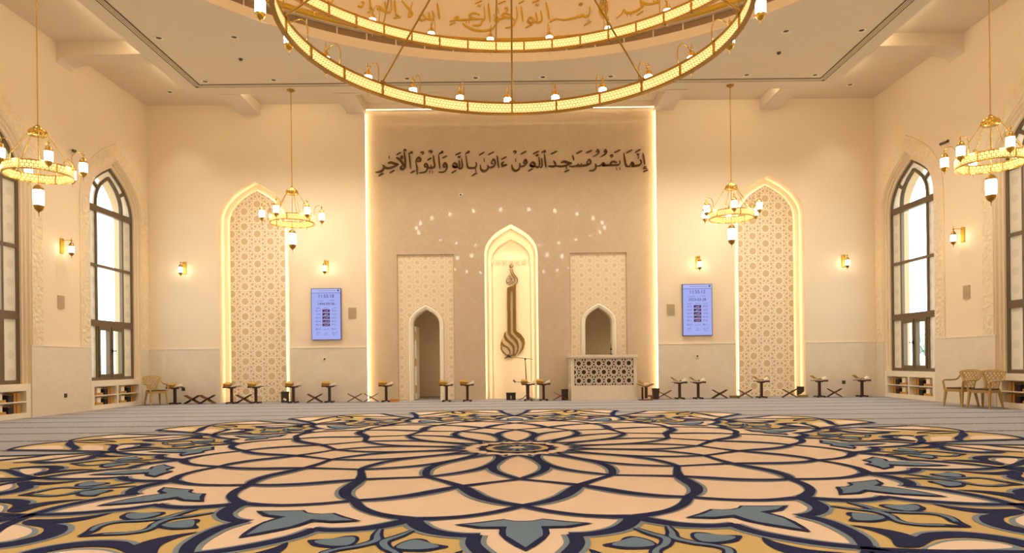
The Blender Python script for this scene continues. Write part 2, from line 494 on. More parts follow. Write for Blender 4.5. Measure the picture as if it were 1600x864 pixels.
# central panel with mihrab and two carved doorway recesses
MHW, MSP, MRI = .84, 4.50, 1.03
DX, DHW, DSP, DRI, CHW, CZ = 2.72, .42, 2.34, .53, .90, 4.6
mpn = lambda x, z, d: (x, YB + PD + d, z)
b = MB()
inner = PX - .004
holed_wall(b, -inner, inner, 0, PZ - .004, [(-.02, MHW, 0, MSP, MRI), (-DX, CHW, 0, CZ, 0), (DX, CHW, 0, CZ, 0)], mpn)
reveal(b, arch_path(MHW, 0, MSP, MRI), -.02, mpn, 0, .06)
for c in (-DX, DX): reveal(b, [(CHW, 0), (CHW, CZ), (-CHW, CZ), (-CHW, 0)], c, mpn, 0, .06)
wc = structure(b, 'wall_centre', M['marble'])
tag(wc, 'tall pale marble wall panel with chevron veins framing the mihrab', 'wall panel')
b = MB(); b.bx(-PX, PX, YB + PD + .1, YB + PD + .14, 0, PZ)
# back plate has openings: built as strips around them
b = MB()
holed_wall(b, -PX, PX, 0, PZ, [(-.02, MHW + .12, 0, MSP, MRI + .1), (-DX, DHW + .1, 0, DSP, DRI + .1), (DX, DHW + .1, 0, DSP, DRI + .1)], lambda x, z, d: (x, YB + PD + .11, z))
structure(b, 'wall_panel_backing', M['wall'])
b = MB()
for sx in (-1, 1): b.tube([(sx * (PX - .016), YB + .035, .02), (sx * (PX - .016), YB + .035, PZ - .03)], .013, 6)
b.tube([(-PX + .03, YB + .035, PZ - .013), (PX - .03, YB + .035, PZ - .013)], .003, 6)
b.build('led_strip', M['led'], wc)

# carved doorway surrounds
for i, c in enumerate((-DX, DX)):
    t = thing('door_surround', '', 'doorway', (c, YB + PD + .06, 0))
    t['label'] = ('carved cream star-lattice doorway surround around the open doorway left of the mihrab' if i == 0 else
                  'carved cream star-lattice doorway surround rising behind the marble pulpit')
    mp = lambda x, z, d: (x, d, z)
    b = MB(); holed_wall(b, -CHW, CHW, 0, CZ, [(0, DHW + .12, 0, DSP, DRI + .12)], mp)
    b.build('back_plate', M['doorback'], t)
    b = MB()
    def ins(x, z):
        if abs(x) > CHW - .03 or z > CZ - .03 or z < .03: return False
        if abs(x) < DHW + .15: return z > arch_z(x, DHW + .15, DSP, DRI + .16)
        return True
    rosettes(b, -CHW, CHW, 0, CZ, .30, .026, mp, 0, -.006, ins)
    b.build('lattice_relief', M['stone'], t)
    b = MB()
    o1 = arch_path(DHW + .13, 0, DSP, DRI + .14); o2 = arch_path(DHW + .10, 0, DSP, DRI + .1); o3 = arch_path(DHW + .03, 0, DSP, DRI + .03); o4 = arch_path(DHW, 0, DSP, DRI)
    reveal(b, o1, 0, mp, 0, -.03); band(b, o1, o2, 0, mp, -.03, -.05); band(b, o2, o3, 0, mp, -.05, -.035); reveal(b, o3, 0, mp, -.035, -.01)
    band(b, o3, o4, 0, mp, -.01, -.01); reveal(b, o4, 0, mp, -.01, .30)
    b.build('arch_moulding', M['white'], t)
    # passage behind the doorway
    b = MB(); y0, y1 = YB + PD + .30, YB + PD + 2.6
    x0, x1, h = c - 1.3, c + 1.3, 3.3
    b.face([(x0, y1, 0), (x1, y1, 0), (x1, y1, h), (x0, y1, h)]); b.face([(x0, y0, 0), (x0, y1, 0), (x0, y1, h), (x0, y0, h)])
    b.face([(x1, y0, 0), (x1, y1, 0), (x1, y1, h), (x1, y0, h)]); b.face([(x0, y0, h), (x1, y0, h), (x1, y1, h), (x0, y1, h)])
    holed_wall(b, x0, x1, 0, h, [(c, DHW, 0, DSP, DRI)], lambda x, z, d: (x, y0, z))
    structure(b, 'wall_passage' if i == 0 else 'wall_pulpit_room', M['wall'])
    if i == 0:
        b = MB(); b.bx(-.025, .025, 0, .75, .02, 2.35)
        d = b.build('door_1', M['white'], loc=(c - DHW + .035, YB + PD + .33, 0), kind='structure')
        b = MB()
        for z in (.35, 1.2, 2.05): b.bx(-.005, .03, -.03, .012, z - .12, z + .12)
        b.build('hinge', M['gold'], d)

# mihrab niche
b = MB(); cx = -.02
mp = lambda x, z, d: (cx + x, YB + PD + .06 + d, z)
IH = MHW + .1
pi_ = arch_path(IH, 0, MSP, MRI + .09)
po = arch_path(MHW, 0, MSP, MRI)
band(b, pi_, po, 0, mp, 0, 0)
reveal(b, pi_, 0, mp, 0, .30)
s1 = arch_path(MHW - .05, 0, MSP, MRI - .07); band(b, pi_, s1, 0, mp, .30, .30); reveal(b, s1, 0, mp, .30, .45)
s2 = arch_path(MHW - .20, 0, MSP - .12, MRI - .27); band(b, s1, s2, 0, mp, .45, .45); reveal(b, s2, 0, mp, .45, .52)
b.prism(s2, .52, .56, mp)
mih = structure(b, 'wall_mihrab', M['stone'])
tag(mih, 'bright pointed mihrab niche in the middle of the marble panel', 'niche')
b = MB()
n = 7     # little muqarnas teeth along the springing of the hood
for k in range(n):
    xx = -.62 + 1.24 * k / (n - 1)
    b.lathe([(0, 0), (.03, .03), (.06, .09), (.064, .15)], 10, (cx + xx, YB + PD + .06 + .50, 4.32))
b.build('muqarnas', M['stone'], mih)
b = MB()
for sx in (-1, 1): b.tube([(cx + sx * (IH - .03), YB + PD + .09, .03), (cx + sx * (IH - .03), YB + PD + .09, MSP)], .014, 6)
h = arch_half(IH - .03, MRI + .06)
b.tube([(cx + x, YB + PD + .09, MSP + z) for x, z in h] + [(cx - x, YB + PD + .09, MSP + z) for x, z in h[-2::-1]], .014, 6)
b.build('led_strip', M['ledmihrab'], mih)

o = spot('mihrab_fill', (cx, YB + PD + .12, 5.0), P_MIHRAB, 150, .6, .08); o.data.color = (1, .86, .60)  # added fill spot brightening the niche, no fitting belongs to it
for c in (-DX, DX):  # added point lights that lift the dark passages
    l = bpy.data.lights.new('passage_fill', 'POINT'); l.energy = P_PASSAGE; l.color = (1, .88, .62); l.shadow_soft_size = .15
    o = bpy.data.objects.new('passage_fill', l); COL.objects.link(o); o.location = (c + .8, YB + 1.6, 1.2)
# lattice panels in the two side niches
for i, c in enumerate((-NX, NX)):
    t = thing('lattice_panel', ('tall carved star-lattice panel glowing in the arched niche on the left' if i == 0 else
              'tall carved star-lattice panel glowing in the arched niche on the right'), 'carved panel', (c, YB + .30, 0))
    lh = NHW - .21; lr = NRI - .24
    p = arch_path(lh, .0, NSP, lr)
    b = MB(); b.prism(p, -.0, .03, lambda u, v, d: (u, d, v)); b.build('backboard', M['latback'], t)
    b = MB()
    ins = lambda x, z: abs(x) < lh - .012 and .012 < z < (arch_z(x, lh, NSP, lr) - .015 if z > NSP else 99)
    rosettes(b, -lh, lh, 0, 7, .475, .028, lambda x, z, d: (x, d, z), 0, -.006, ins, oz=.1)
    b.strip([(x * (lh - .012) / lh, z) for x, z in p], .025, lambda x, z, d: (x, d, z), 0, -.006)
    b.build('star_lattice', M['latline'], t)
    b = MB(); g = arch_path(NHW - .235, .05, NSP, NRI - .265)
    b.tube([(x, .045, z) for x, z in g], .014, 6); b.build('led_strip', M['ledniche'], t)

# dado and skirting
tn = 0
def trim(mb, mats, label=None):
    global tn; tn += 1
    o = structure(mb, 'trim_%d' % tn, mats)
    if label: tag(o, label, 'trim')
    return o
for x0, x1 in ((-XW, -NX - NHW), (-NX + NHW, -PX), (PX, NX - NHW), (NX + NHW, XW)):
    b = MB(); b.bx(x0 + .002, x1 - .002, YB - .025, YB, 0, 1.68); trim(b, M['dado'])
    b = MB(); b.bx(x0 + .002, x1 - .002, YB - .035, YB, 1.68, 1.71); trim(b, M['white'])
for sd in (-1, 1):
    ys = [YB - .03, WY[0] + HW, WY[0] - HW, WY[1] + HW, WY[1] - HW, WY[2] + HW, WY[2] - HW, WY[3] + HW, WY[3] - HW, YF]
    for k in range(0, len(ys), 2):
        b = MB(); b.bx(sd * (XW - .025), sd * XW, ys[k + 1] + .002, ys[k] - .002, 0, 1.68); trim(b, M['dado'])
        b = MB(); b.bx(sd * (XW - .035), sd * XW, ys[k + 1] + .002, ys[k] - .002, 1.68, 1.71); trim(b, M['white'])
    for c in WY[:2]:
        mp = lambda y, z, d, sd=sd: (sd * (XW - d), y, z)
        b = MB()
        hi, ho = HW + .03, HW + .42
        a0 = arch_path(ho, 1.71, WSP, WRI + .53); a1 = arch_path(ho - .02, 1.71, WSP, WRI + .50); a2 = arch_path(hi, 1.71, WSP, WRI + .05)
        cl = lambda P: [(min(u, YB - .01 - c), v) for u, v in P]
        a0, a1 = cl(a0), cl(a1)
        reveal(b, a0, c, mp, 0, .03, 1); band(b, a0, a1, c, mp, .03, .035, 1); band(b, a1, a2, c, mp, .035, .035, 0); reveal(b, a2, c, mp, .035, 0, 1)
        trim(b, [M['relief'], M['stone']])

# ceiling: soffit with dome opening, raised perimeter, beams
b = MB()
SX, SY0, SY1 = 9.25, YF + 1.6, 19.5
N = 96; angs = sorted(set([2 * pi * k / N for k in range(N)] + [atan2(y - CY, x) % (2 * pi) for x in (-SX, SX) for y in (SY0, SY1)]))
def rect_hit(a):
    c_, s_ = cos(a), sin(a); k = 1e9
    if c_ > 1e-9: k = min(k, SX / c_)
    if c_ < -1e-9: k = min(k, -SX / c_)
    if s_ > 1e-9: k = min(k, (SY1 - CY) / s_)
    if s_ < -1e-9: k = min(k, (SY0 - CY) / s_)
    return k * c_, CY + k * s_
for a, e in zip(angs, angs[1:] + [angs[0] + 2 * pi]):
    p, q = rect_hit(a), rect_hit(e)
    b.face([(RD * cos(a), CY + RD * sin(a), ZS), (RD * cos(e), CY + RD * sin(e), ZS), (*q, ZS), (*p, ZS)], 0)
for (x0, y0), (x1, y1) in (((-SX, SY0), (SX, SY0)), ((SX, SY0), (SX, SY1)), ((SX, SY1), (-SX, SY1)), ((-SX, SY1), (-SX, SY0))):
    b.face([(x0, y0, ZS), (x1, y1, ZS), (x1, y1, ZC), (x0, y0, ZC)], 0)
E_ = XW + .9
for x0, x1, y0, y1 in ((-E_, E_, SY1, 24.4), (-E_, E_, YF - .1, SY0), (-E_, -SX, SY0, SY1), (SX, E_, SY0, SY1)):
    b.face([(x0, y0, ZC), (x1, y0, ZC), (x1, y1, ZC), (x0, y1, ZC)], 0)
structure(b, 'ceiling', M['ceil'])
for x in (-8.1, -4.8, 4.8, 8.1):
    b = MB(); b.bx(x - .3, x + .3, SY1, YB, ZS - .01, ZC); trim(b, M['ceil'])
for sd in (-1, 1):
    for y in (CY + 8.0, CY + 4.7, CY, CY - 4.7):
        b = MB(); xa, xb = sd * SX, sd * XW
        pr = [(xa, ZC), (xa, ZS - .01), (xb - sd * .5, ZS - .01), (xb - sd * .28, ZS - .04), (xb - sd * .1, ZS - .10), (xb, ZS - .2), (xb, ZC)]
        b.prism(pr, -.3, .3, lambda u, v, d, y=y: (u, y + d, v)); trim(b, M['ceil'])

# dome: cornice, grille ring, drum, vault
def ring_rows(prof, n=96): return [[(r * cos(2 * pi * j / n), CY + r * sin(2 * pi * j / n), z) for j in range(n)] for r, z in prof]
b = MB()
b.grid(ring_rows([(RD, ZS), (RD, ZS + .23)]), 0, False, True)
b.grid(ring_rows([(RD, ZS + .23), (RD + .12, ZS + .23), (RD + .12, ZS + .45), (RD - .02, ZS + .45), (RD - .02, 12.25), (RD - .45, 12.3), (RD - .45, 12.6), (RD - .40, 12.6), (RD - .40, 12.4), (RD - .02, 12.4), (RD - .02, 12.7)]), 0, False, True, False)  # upper lip is shaped to conceal the added dome ring
dome = [(RD - .02, 12.7)] + [((RD - .02) * cos(a), 12.7 + 4.6 * sin(a)) for a in [pi / 2 * k / 14 for k in range(1, 14)]] + [(.02, 17.3)]
b.grid(ring_rows(dome), 0, False, True)
structure(b, 'ceiling_dome', M['wall'])
t = thing('ring_grille', 'brown slotted ventilation ring inside the dome cornice', 'vent', (0, CY, ZS + .24))
b = MB(); b.grid([[((RD + .1) * cos(2 * pi * j / 96), (RD + .1) * sin(2 * pi * j / 96), z) for j in range(96)] for z in (0, .2)], 0, False, True)
b.build('backing', M['grille'], t)
b = MB()
for k in range(72):
    a = 2 * pi * k / 72; b = MB(); b.box(((RD + .085) * cos(a), (RD + .085) * sin(a), .1), (.03, .03, .2), 0, Matrix.Rotation(a, 3, 'Z'))
    b.build('divider', M['stone'], t)
b = MB(); b.lathe([(RD - .02, ZS + .46), (RD - .08, ZS + .48), (RD - .08, ZS + .58), (RD - .02, ZS + .60)], 96, (0, CY, 0))
o = b.build('trim_%d' % (tn + 1), M['goldpaint'], kind='structure'); tn += 1

# concealed cove lights: round the outside of the flat ceiling and an added unseen fill ring at the foot of the dome vault
t = thing('cove_light', 'hidden warm light strip round the outer edge of the flat ceiling', 'strip light', (0, 0, 0))
b = MB()
for P in ([(-SX - .03, SY0, ZC - .12), (-SX - .03, SY1, ZC - .12)], [(SX + .03, SY0, ZC - .12), (SX + .03, SY1, ZC - .12)], [(-SX, SY1 + .03, ZC - .12), (-5.2, SY1 + .03, ZC - .12)], [(5.2, SY1 + .03, ZC - .12), (SX, SY1 + .03, ZC - .12)], [(-SX, SY0 - .03, ZC - .12), (SX, SY0 - .03, ZC - .12)]): b.tube(P, .011, 6)
b.build('led_strip', M['cove'], t)
b = MB(); b.tube([(-5.1, SY1 + .05, ZC - .17), (5.1, SY1 + .05, ZC - .17)], .016, 6); b.build('led_strip', M['covefill'], t)  # added unseen strip to lighten the top of the marble panel
b = MB(); b.bx(-5.15, 5.15, SY1 + .10, SY1 + .11, ZS, ZC - .09); b.bx(-5.15, 5.15, SY1, SY1 + .11, ZS - .008, ZS); b.build('added_cove_lip', M['ceil'], t)  # lip added to keep that strip out of the panel's reflection
t = thing('dome_fill_ring', 'added warm fill light ring at the foot of the dome vault', 'strip light', (0, 0, 0))
b = MB(); b.tube([((RD - .2) * cos(2 * pi * k / 72), CY + (RD - .2) * sin(2 * pi * k / 72), 12.45) for k in range(72)], .02, 6, closed=True)
b.build('led_strip', M['domefill'], t)

# slot diffuser around the soffit and the cove
t = thing('slot_diffuser', 'long dark slot air diffuser running round the edge of the flat ceiling', 'air vent', (0, 0, ZS))
DXX, DY0, DY1 = 8.74, YF + 2.2, 18.9
b = MB(); c_ = MB()
for sx in (-1, 1):
    b.bx(sx * DXX - .10, sx * DXX + .10, DY0, DY1 + .10, -.010, -.002)
    for k in (-.05, 0, .05): c_.bx(sx * DXX + k - .014, sx * DXX + k + .014, DY0, DY1, -.014, -.010)
b.bx(-DXX, DXX, DY1 - .10, DY1 + .10, -.010, -.002); b.bx(-DXX, DXX, DY0 - .10, DY0 + .10, -.010, -.002)
for k in (-.05, 0, .05): c_.bx(-DXX, DXX, DY1 + k - .016, DY1 + k + .016, -.014, -.010)
b.build('slot', M['dial'], t); c_.build('blade', M['ceil'], t)

# windows
def pane(mb, poly, sd): mb.prism(poly, -.004, .004, lambda u, v, d: (sd * d, u, v))
wn = 0
for sd, nm in ((-1, 'left'), (1, 'right')):
    for wi, c in enumerate(WY):
        wn += 1
        fx = sd * (XW + .225)
        mp = lambda y, z, d, sd=sd: (sd * d, y, z)
        b = MB(); F = .045
        out = arch_path(FHW, SILL, WSP, FRI); inn = arch_path(FHW - .075, SILL + .09, WSP, FRI - .085)
        for d0, d1 in ((-F, F),):
            band(b, out, inn, 0, mp, -F, -F); band(b, out, inn, 0, mp, F, F); reveal(b, inn, 0, mp, -F, F)
        def bar(y0, y1, z0, z1, f=F): b.bx(-f, f, y0, y1, z0, z1)
        bar(-FHW, FHW, SILL, SILL + .09, F - .001)
        BZ = 5.50
        bar(-FHW + .05, FHW - .05, BZ, BZ + .17, F + .01); bar(-FHW + .05, FHW - .05, 3.96, 4.04, F - .005); bar(-FHW + .05, FHW - .05, 2.30, 2.48, F + .01)
        for s in (-1, 1):
            bar(s * .63 - .035, s * .63 + .035, SILL, BZ, F - .003)
            # inner arch and its tie bars
            ih = [(s * x, BZ + .17 + z) for x, z in arch_half(.63, .93)]
            fa = F - .002 - .001 * (s > 0); b.strip(ih, .066, mp, -fa, fa); b.strip(ih, .066, mp, fa, -fa); ft = F - .004
            for z0 in (.62,):
                b.strip([(s * .50, BZ + .67), (s * .84, BZ + .88)], .08, mp, -ft, ft); b.strip([(s * .50, BZ + .67), (s * .84, BZ + .88)], .08, mp, ft, -ft)
        # opening casements
        for s in (-1, 1):
            y0, y1 = sorted((s * .02, s * .585))
            for qi, q in enumerate(((y0, y0 + .075, .88, 2.30), (y1 - .075, y1, .88, 2.30), (y0, y1, .88, .96), (y0, y1, 2.20, 2.299))): b.bx(-F * 1.3 + .002 * (qi > 1), F * 1.3 - .002 * (qi > 1), q[0], q[1], q[2], q[3])
        wo = b.build('window_%d' % wn, M['frame'], loc=(fx, c, 0), kind='structure')
        g = MB()
        zt = lambda y: arch_z(y, FHW - .06, WSP, FRI - .07)
        for z0, z1 in ((.9, 2.3), (2.45, 3.98), (4.02, BZ)): pane(g, [(-.6, z0), (.6, z0), (.6, z1), (-.6, z1)], sd)
        hh = arch_half(.62, .92, 2)
        pane(g, [(.62, BZ + .1)] + [(x, BZ + .17 + z) for x, z in hh] + [(-x, BZ + .17 + z) for x, z in hh[-2::-1]] + [(-.62, BZ + .1)], sd)
        g.build('glass_pane', M['glass'], wo)
        g = MB()
        for s in (-1, 1):
            for z0, z1 in ((.86, 2.33), (2.45, 3.98), (4.02, BZ)):
                pane(g, [(s * .66, z0), (s * (FHW - .06), z0), (s * (FHW - .06), z1), (s * .66, z1)], sd)
        oh = arch_half(FHW - .06, FRI - .07, 3); ih = arch_half(.65, .96, 3)
        g2 = MB()
        for s in (-1, 1):
            A = [(s * (FHW - .06), BZ + .1)] + [(s * x, WSP + z) for x, z in oh if WSP + z > BZ + .12]; Bq = [(s * .65, BZ + .1)] + [(s * x, BZ + .17 + z) for x, z in ih]
            n_ = 14
            def rs(P):
                L = [0]
                for p, q in zip(P, P[1:]): L.append(L[-1] + hypot(p[0] - q[0], p[1] - q[1]))
                o_ = []
                for k in range(n_ + 1):
                    tt = L[-1] * k / n_; i = max(j for j in range(len(L)) if L[j] <= tt + 1e-9); i = min(i, len(P) - 2)
                    f_ = (tt - L[i]) / max(1e-9, L[i + 1] - L[i]); o_.append((P[i][0] + (P[i + 1][0] - P[i][0]) * f_, P[i][1] + (P[i + 1][1] - P[i][1]) * f_))
                return o_
            for (a, e), (p, q) in zip(zip(rs(A), rs(Bq)), zip(rs(A)[1:], rs(Bq)[1:])):
                g.face([(0, *a), (0, *p), (0, *q), (0, *e)])
        g.build('patterned_pane', M['frost'], wo)
        if wi < 2:
            g = MB(); g.box((-sd * .085, 0, 1.62), (.03, .05, .10)); g.box((-sd * .11, .05, 1.62), (.03, .14, .03)); g.build('window_handle', M['dark'], wo)

# outside
b = MB(); b.face([(-160, -60, -.35), (160, -60, -.35), (160, 200, -.35), (-160, 200, -.35)])
structure(b, 'ground', mat('pale_sand', (214, 200, 178), .9, var=.08, scale=.3))

# ------------------------------------------------------------------ medallion carpet
sector = lambda k, s: (lambda th, r, d: (r * sin(radians(22.5 * k + s * th)), -r * cos(radians(22.5 * k + s * th)), d))
B = MB()
MI = dict(cream=0, gold=1, navy=2, blue=3, slate=4)
ZL = dict(cream=.004, gold=.0056, slate=.0084, navy=.0112, blue=.0140)
DZ = 4e-5
def fill(poly, colr, z=None, mirror=True, smooth=4, closed=True):
    """poly: (theta from the petal axis, r)"""
    P = cr(poly, smooth, True) if smooth > 1 else poly
    z = ZL[colr] if z is None else z
    for k in range(16):
        for s in ((1, -1) if mirror else (1,)):
            mp = sector(k, s); Q = [mp(th, r, z + DZ * (1 + 2 * k + (s > 0))) for th, r in P]
            B.face(Q if s > 0 else Q[::-1], MI[colr])
def ribbon(path, width, colr, z=None, smooth=6, mirror=True):
    """width: number or list matching path (metres)"""
    pts = [(th, r, (width[i] if isinstance(width, (list, tuple)) else width)) for i, (th, r) in enumerate(path)]
    P = cr(pts, smooth); z = ZL[colr] if z is None else z
    X = [(r * sin(radians(th)), -r * cos(radians(th))) for th, r, w_ in P]
    for k in range(16):
        for s in ((1, -1) if mirror else (1,)):
            a = radians(22.5 * k); ca, sa = cos(a), sin(a)
            Q = [(s * x * ca - y * sa, s * x * sa + y * ca) for x, y in X]
            B.strip(Q, [max(.002, p[2]) for p in P], lambda u, v, d: (u, v, d), 0, z + DZ * (1 + 2 * k + (s > 0)), MI[colr], sides=False)
G = 11.25
# grounds
B.face([(4.665 * sin(2 * pi * k / 192), -4.665 * cos(2 * pi * k / 192), ZL['cream']) for k in range(192)], MI['cream'])
fill([(0, 4.5), (8.0, 4.55), (4.3, 4.65), (3.9, 4.87), (2.9, 5.07), (1.7, 5.27), (0, 5.47)], 'cream', smooth=1)
u = lambda pts: [(G - a, r) for a, r in pts]
fill(u([(0, 4.24), (2.2, 4.5), (4, 4.62), (7.3, 4.67), (7.4, 4.87), (8.3, 5.07), (9.5, 5.27), (11.2, 5.46), (10.1, 5.8), (9.2, 6.3), (8.6, 6.8), (8.5, 7.2), (6, 7.33), (3.7, 7.36), (1.5, 7.27), (0, 7.15)]), 'gold', smooth=1)
# the great interlacing petal line
Lp = [(0, .72, .05), (5, .83, .07), (9.2, .98, .09), (10.9, 1.2, .10), (11.1, 1.45, .11), (10.1, 1.70, .10), (8.0, 1.94, .095), (5.6, 2.12, .085), (2.8, 2.30, .08), (0, 2.46, .075),
      (-3.5, 2.57, .07), (-7, 2.69, .08), (-11.25, 2.89, .11), (-14.0, 3.13, .125), (-16.5, 3.38, .12), (-19.5, 3.59, .10), (-22.5, 3.73, .09), (-25.5, 3.94, .085), (-28.6, 4.10, .085),
      (-31.2, 4.18, .10), (-33.75, 4.25, .12), (-34.8, 4.38, .13), (-36.3, 4.53, .125), (-38.0, 4.62, .11), (-39.7, 4.665, .10), (-41.3, 4.665, .10)]
Dp = [(4.1, 4.655, .10), (3.95, 4.87, .10), (3.05, 5.08, .105), (1.9, 5.27, .10), (0.6, 5.41, .09), (-.35, 5.49, .08)]
tr = lambda r: .035 if r < 2.4 or 3.0 < r < 3.6 or r > 4.22 else .012
ribbon([p[:2] for p in Lp], [p[2] + 2 * tr(p[1]) for p in Lp], 'slate')
ribbon([p[:2] for p in Dp], [p[2] + .075 for p in Dp], 'slate')
ribbon([p[:2] for p in Lp], [p[2] for p in Lp], 'navy')
ribbon([p[:2] for p in Dp], [p[2] for p in Dp], 'navy')
# middle rosette
fill([(11.25, .50), (8, .515), (4, .535), (0, .58), (0, .44), (5.6, .43), (11.25, .425)], 'navy', smooth=1)
B.face([(.43 * sin(2 * pi * k / 64), -.43 * cos(2 * pi * k / 64), .0060) for k in range(64)], MI['gold'])
B.face([(.34 * sin(2 * pi * k / 64), -.34 * cos(2 * pi * k / 64), .0090) for k in range(64)], MI['slate'])
fill([(0, .33), (6, .29), (5, .2), (0, .12)], 'navy', smooth=3)
B.face([(.10 * sin(2 * pi * k / 32), -.10 * cos(2 * pi * k / 32), .0130) for k in range(32)], MI['cream'])
fill([(11.25, .68), (9, .78), (11.25, .86)], 'navy', smooth=1)
# blue shield flowers inside each petal tip
fill([(6.6, 4.37), (4.2, 4.28), (2.0, 4.19), (.9, 4.245), (0, 4.255), (0, 5.04), (.75, 4.93), (1.6, 4.77), (2.15, 4.62), (2.2, 4.475), (4.2, 4.47)], 'navy', smooth=1)
fill([(5.7, 4.372), (3.9, 4.315), (1.95, 4.225), (.9, 4.275), (0, 4.285), (0, 4.97), (.8, 4.81), (1.5, 4.68), (1.6, 4.56), (1.55, 4.43), (3.8, 4.435)], 'blue', smooth=1)
# sprigs
fill(u([(5.6, 4.94), (4.15, 4.875), (3.45, 4.795), (2.65, 4.77), (2.0, 4.82), (1.6, 4.92), (1.7, 5.05), (2.6, 5.075), (4.15, 5.065), (5.0, 5.01)]), 'navy', smooth=3)
fill(u([(4.9, 4.95), (3.75, 4.86), (2.6, 4.81), (1.9, 4.90), (1.9, 5.01), (3.05, 5.04), (4.35, 5.01)]), 'blue', smooth=3)
S = u([(1.5, 4.57), (.95, 4.73), (.35, 4.87), (1.1, 5.01), (2.1, 5.1), (2.55, 5.19), (2.05, 5.29), (.9, 5.38), (0, 5.50)])
ribbon(S, [.05, .085, .10, .09, .085, .085, .085, .08, .03], 'navy', z=.0126)
ribbon(S[:-1], [.015, .035, .05, .045, .035, .045, .045, .03], 'blue', z=.0142)
# outer scrolls
ribbon(u([(6.4, 5.43), (4.7, 5.395), (3.2, 5.425), (1.9, 5.51), (1.1, 5.64), (.85, 5.8), (1.3, 5.95)]), .05, 'slate')
fill(u([(5.9, 5.44), (4.7, 5.41), (3.3, 5.44), (2.0, 5.52), (1.2, 5.65), (1.0, 5.8), (1.4, 5.93), (2.2, 6.05), (2.9, 5.95), (2.4, 5.8), (2.8, 5.66), (3.9, 5.575), (5.4, 5.54), (6.8, 5.57), (8.2, 5.6), (9.3, 5.53), (8.4, 5.44), (7.6, 5.36), (7.1, 5.26), (6.8, 5.14), (6.8, 5.02), (6.0, 5.13), (5.6, 5.26), (5.65, 5.37)]), 'navy', smooth=2, z=.0113)
fill(u([(8.3, 5.62), (6, 5.575), (4.5, 5.585), (3.2, 5.655), (2.6, 5.79), (3.1, 5.93), (4.5, 5.88), (6.3, 5.78), (8.3, 5.69)]), 'slate', smooth=3, z=.0085)
fill(u([(7.9, 5.635), (6, 5.605), (4.7, 5.62), (3.6, 5.68), (3.0, 5.79), (3.3, 5.88), (4.5, 5.845), (6.3, 5.755), (7.9, 5.68)]), 'cream', smooth=3, z=.0098)
R1 = u([(11.6, 5.45), (10.2, 5.56), (8.5, 5.69), (6.5, 5.81), (4.6, 5.93), (3.3, 6.05), (2.6, 6.25)])
ribbon(R1, [.08, .10, .12, .12, .13, .13, .10], 'slate', z=.0084); ribbon(R1, [.06, .08, .10, .09, .09, .09, .03], 'navy', z=.0113)
R2 = u([(11.6, 5.44), (10.9, 5.6), (10.1, 5.85), (9.2, 6.3), (8.7, 6.8), (8.5, 7.2)])
ribbon(R2, .15, 'slate', z=.0084); ribbon(R2, .10, 'navy', z=.0113)
R3 = u([(8.5, 7.2), (6, 7.33), (3.7, 7.36), (1.5, 7.28), (0, 7.14)])
ribbon(R3, .10, 'slate', z=.0084); ribbon(R3, .065, 'navy', z=.0113)
fill(u([(8.4, 5.85), (6.5, 5.96), (4.4, 6.15), (3.7, 6.42), (5, 6.42), (7, 6.22), (8.9, 6.08)]), 'cream', smooth=3, z=.0070)
R4 = u([(.2, 7.1), (1.6, 6.95), (3.5, 6.75), (5.5, 6.5), (7.2, 6.32), (9.0, 6.22)])
ribbon(R4, [.05, .12, .15, .15, .13, .1], 'slate', z=.0084); ribbon(R4, [.03, .09, .11, .11, .09, .06], 'navy', z=.0126)
fill(u([(7.4, 7.1), (5, 7.15), (4.1, 6.92), (5.4, 6.68), (7.6, 6.5), (7.9, 6.8)]), 'cream', smooth=3, z=.0070)
ribbon(u([(0.0, 6.3), (.9, 6.5), (1.1, 6.75), (.4, 7.05)]), [.02, .07, .07, .02], 'navy', z=.0126)
med = B.build('medallion_carpet', [M['c_cream'], M['c_gold'], M['c_navy'], M['c_blue'], M['c_slate']], loc=(0, CY, 0))
tag(med, 'huge round floral medallion carpet in cream, gold and navy on the grey floor', 'carpet')

# ------------------------------------------------------------------ lanterns and chandeliers
def lantern_metal(b, c, s=1.0, hook=True):
    x, y, z = c; q = lambda P: [(r * s, h * s) for r, h in P]
    b.lathe(q([(.0, .20), (.02, .195), (.045, .17), (.062, .135), (.072, .10), (.074, .088)]), 14, c)        # cap
    b.lathe(q([(.072, -.085), (.07, -.10), (.055, -.135), (.03, -.16), (.012, -.17), (.012, -.185), (.004, -.20), (.004, -.24), (0, -.245)]), 14, c)   # bowl and drop
    if hook: b.lathe(q([(0, .33), (.005, .32), (.005, .275), (.02, .262), (.024, .25), (.02, .238), (.006, .225), (.006, .20)]), 10, c)
def lantern_glass(b, c, s=1.0):
    b.lathe([(r * s, h * s) for r, h in [(.062, -.092), (.068, -.08), (.070, 0), (.069, .08), (.064, .092)]], 14, c)

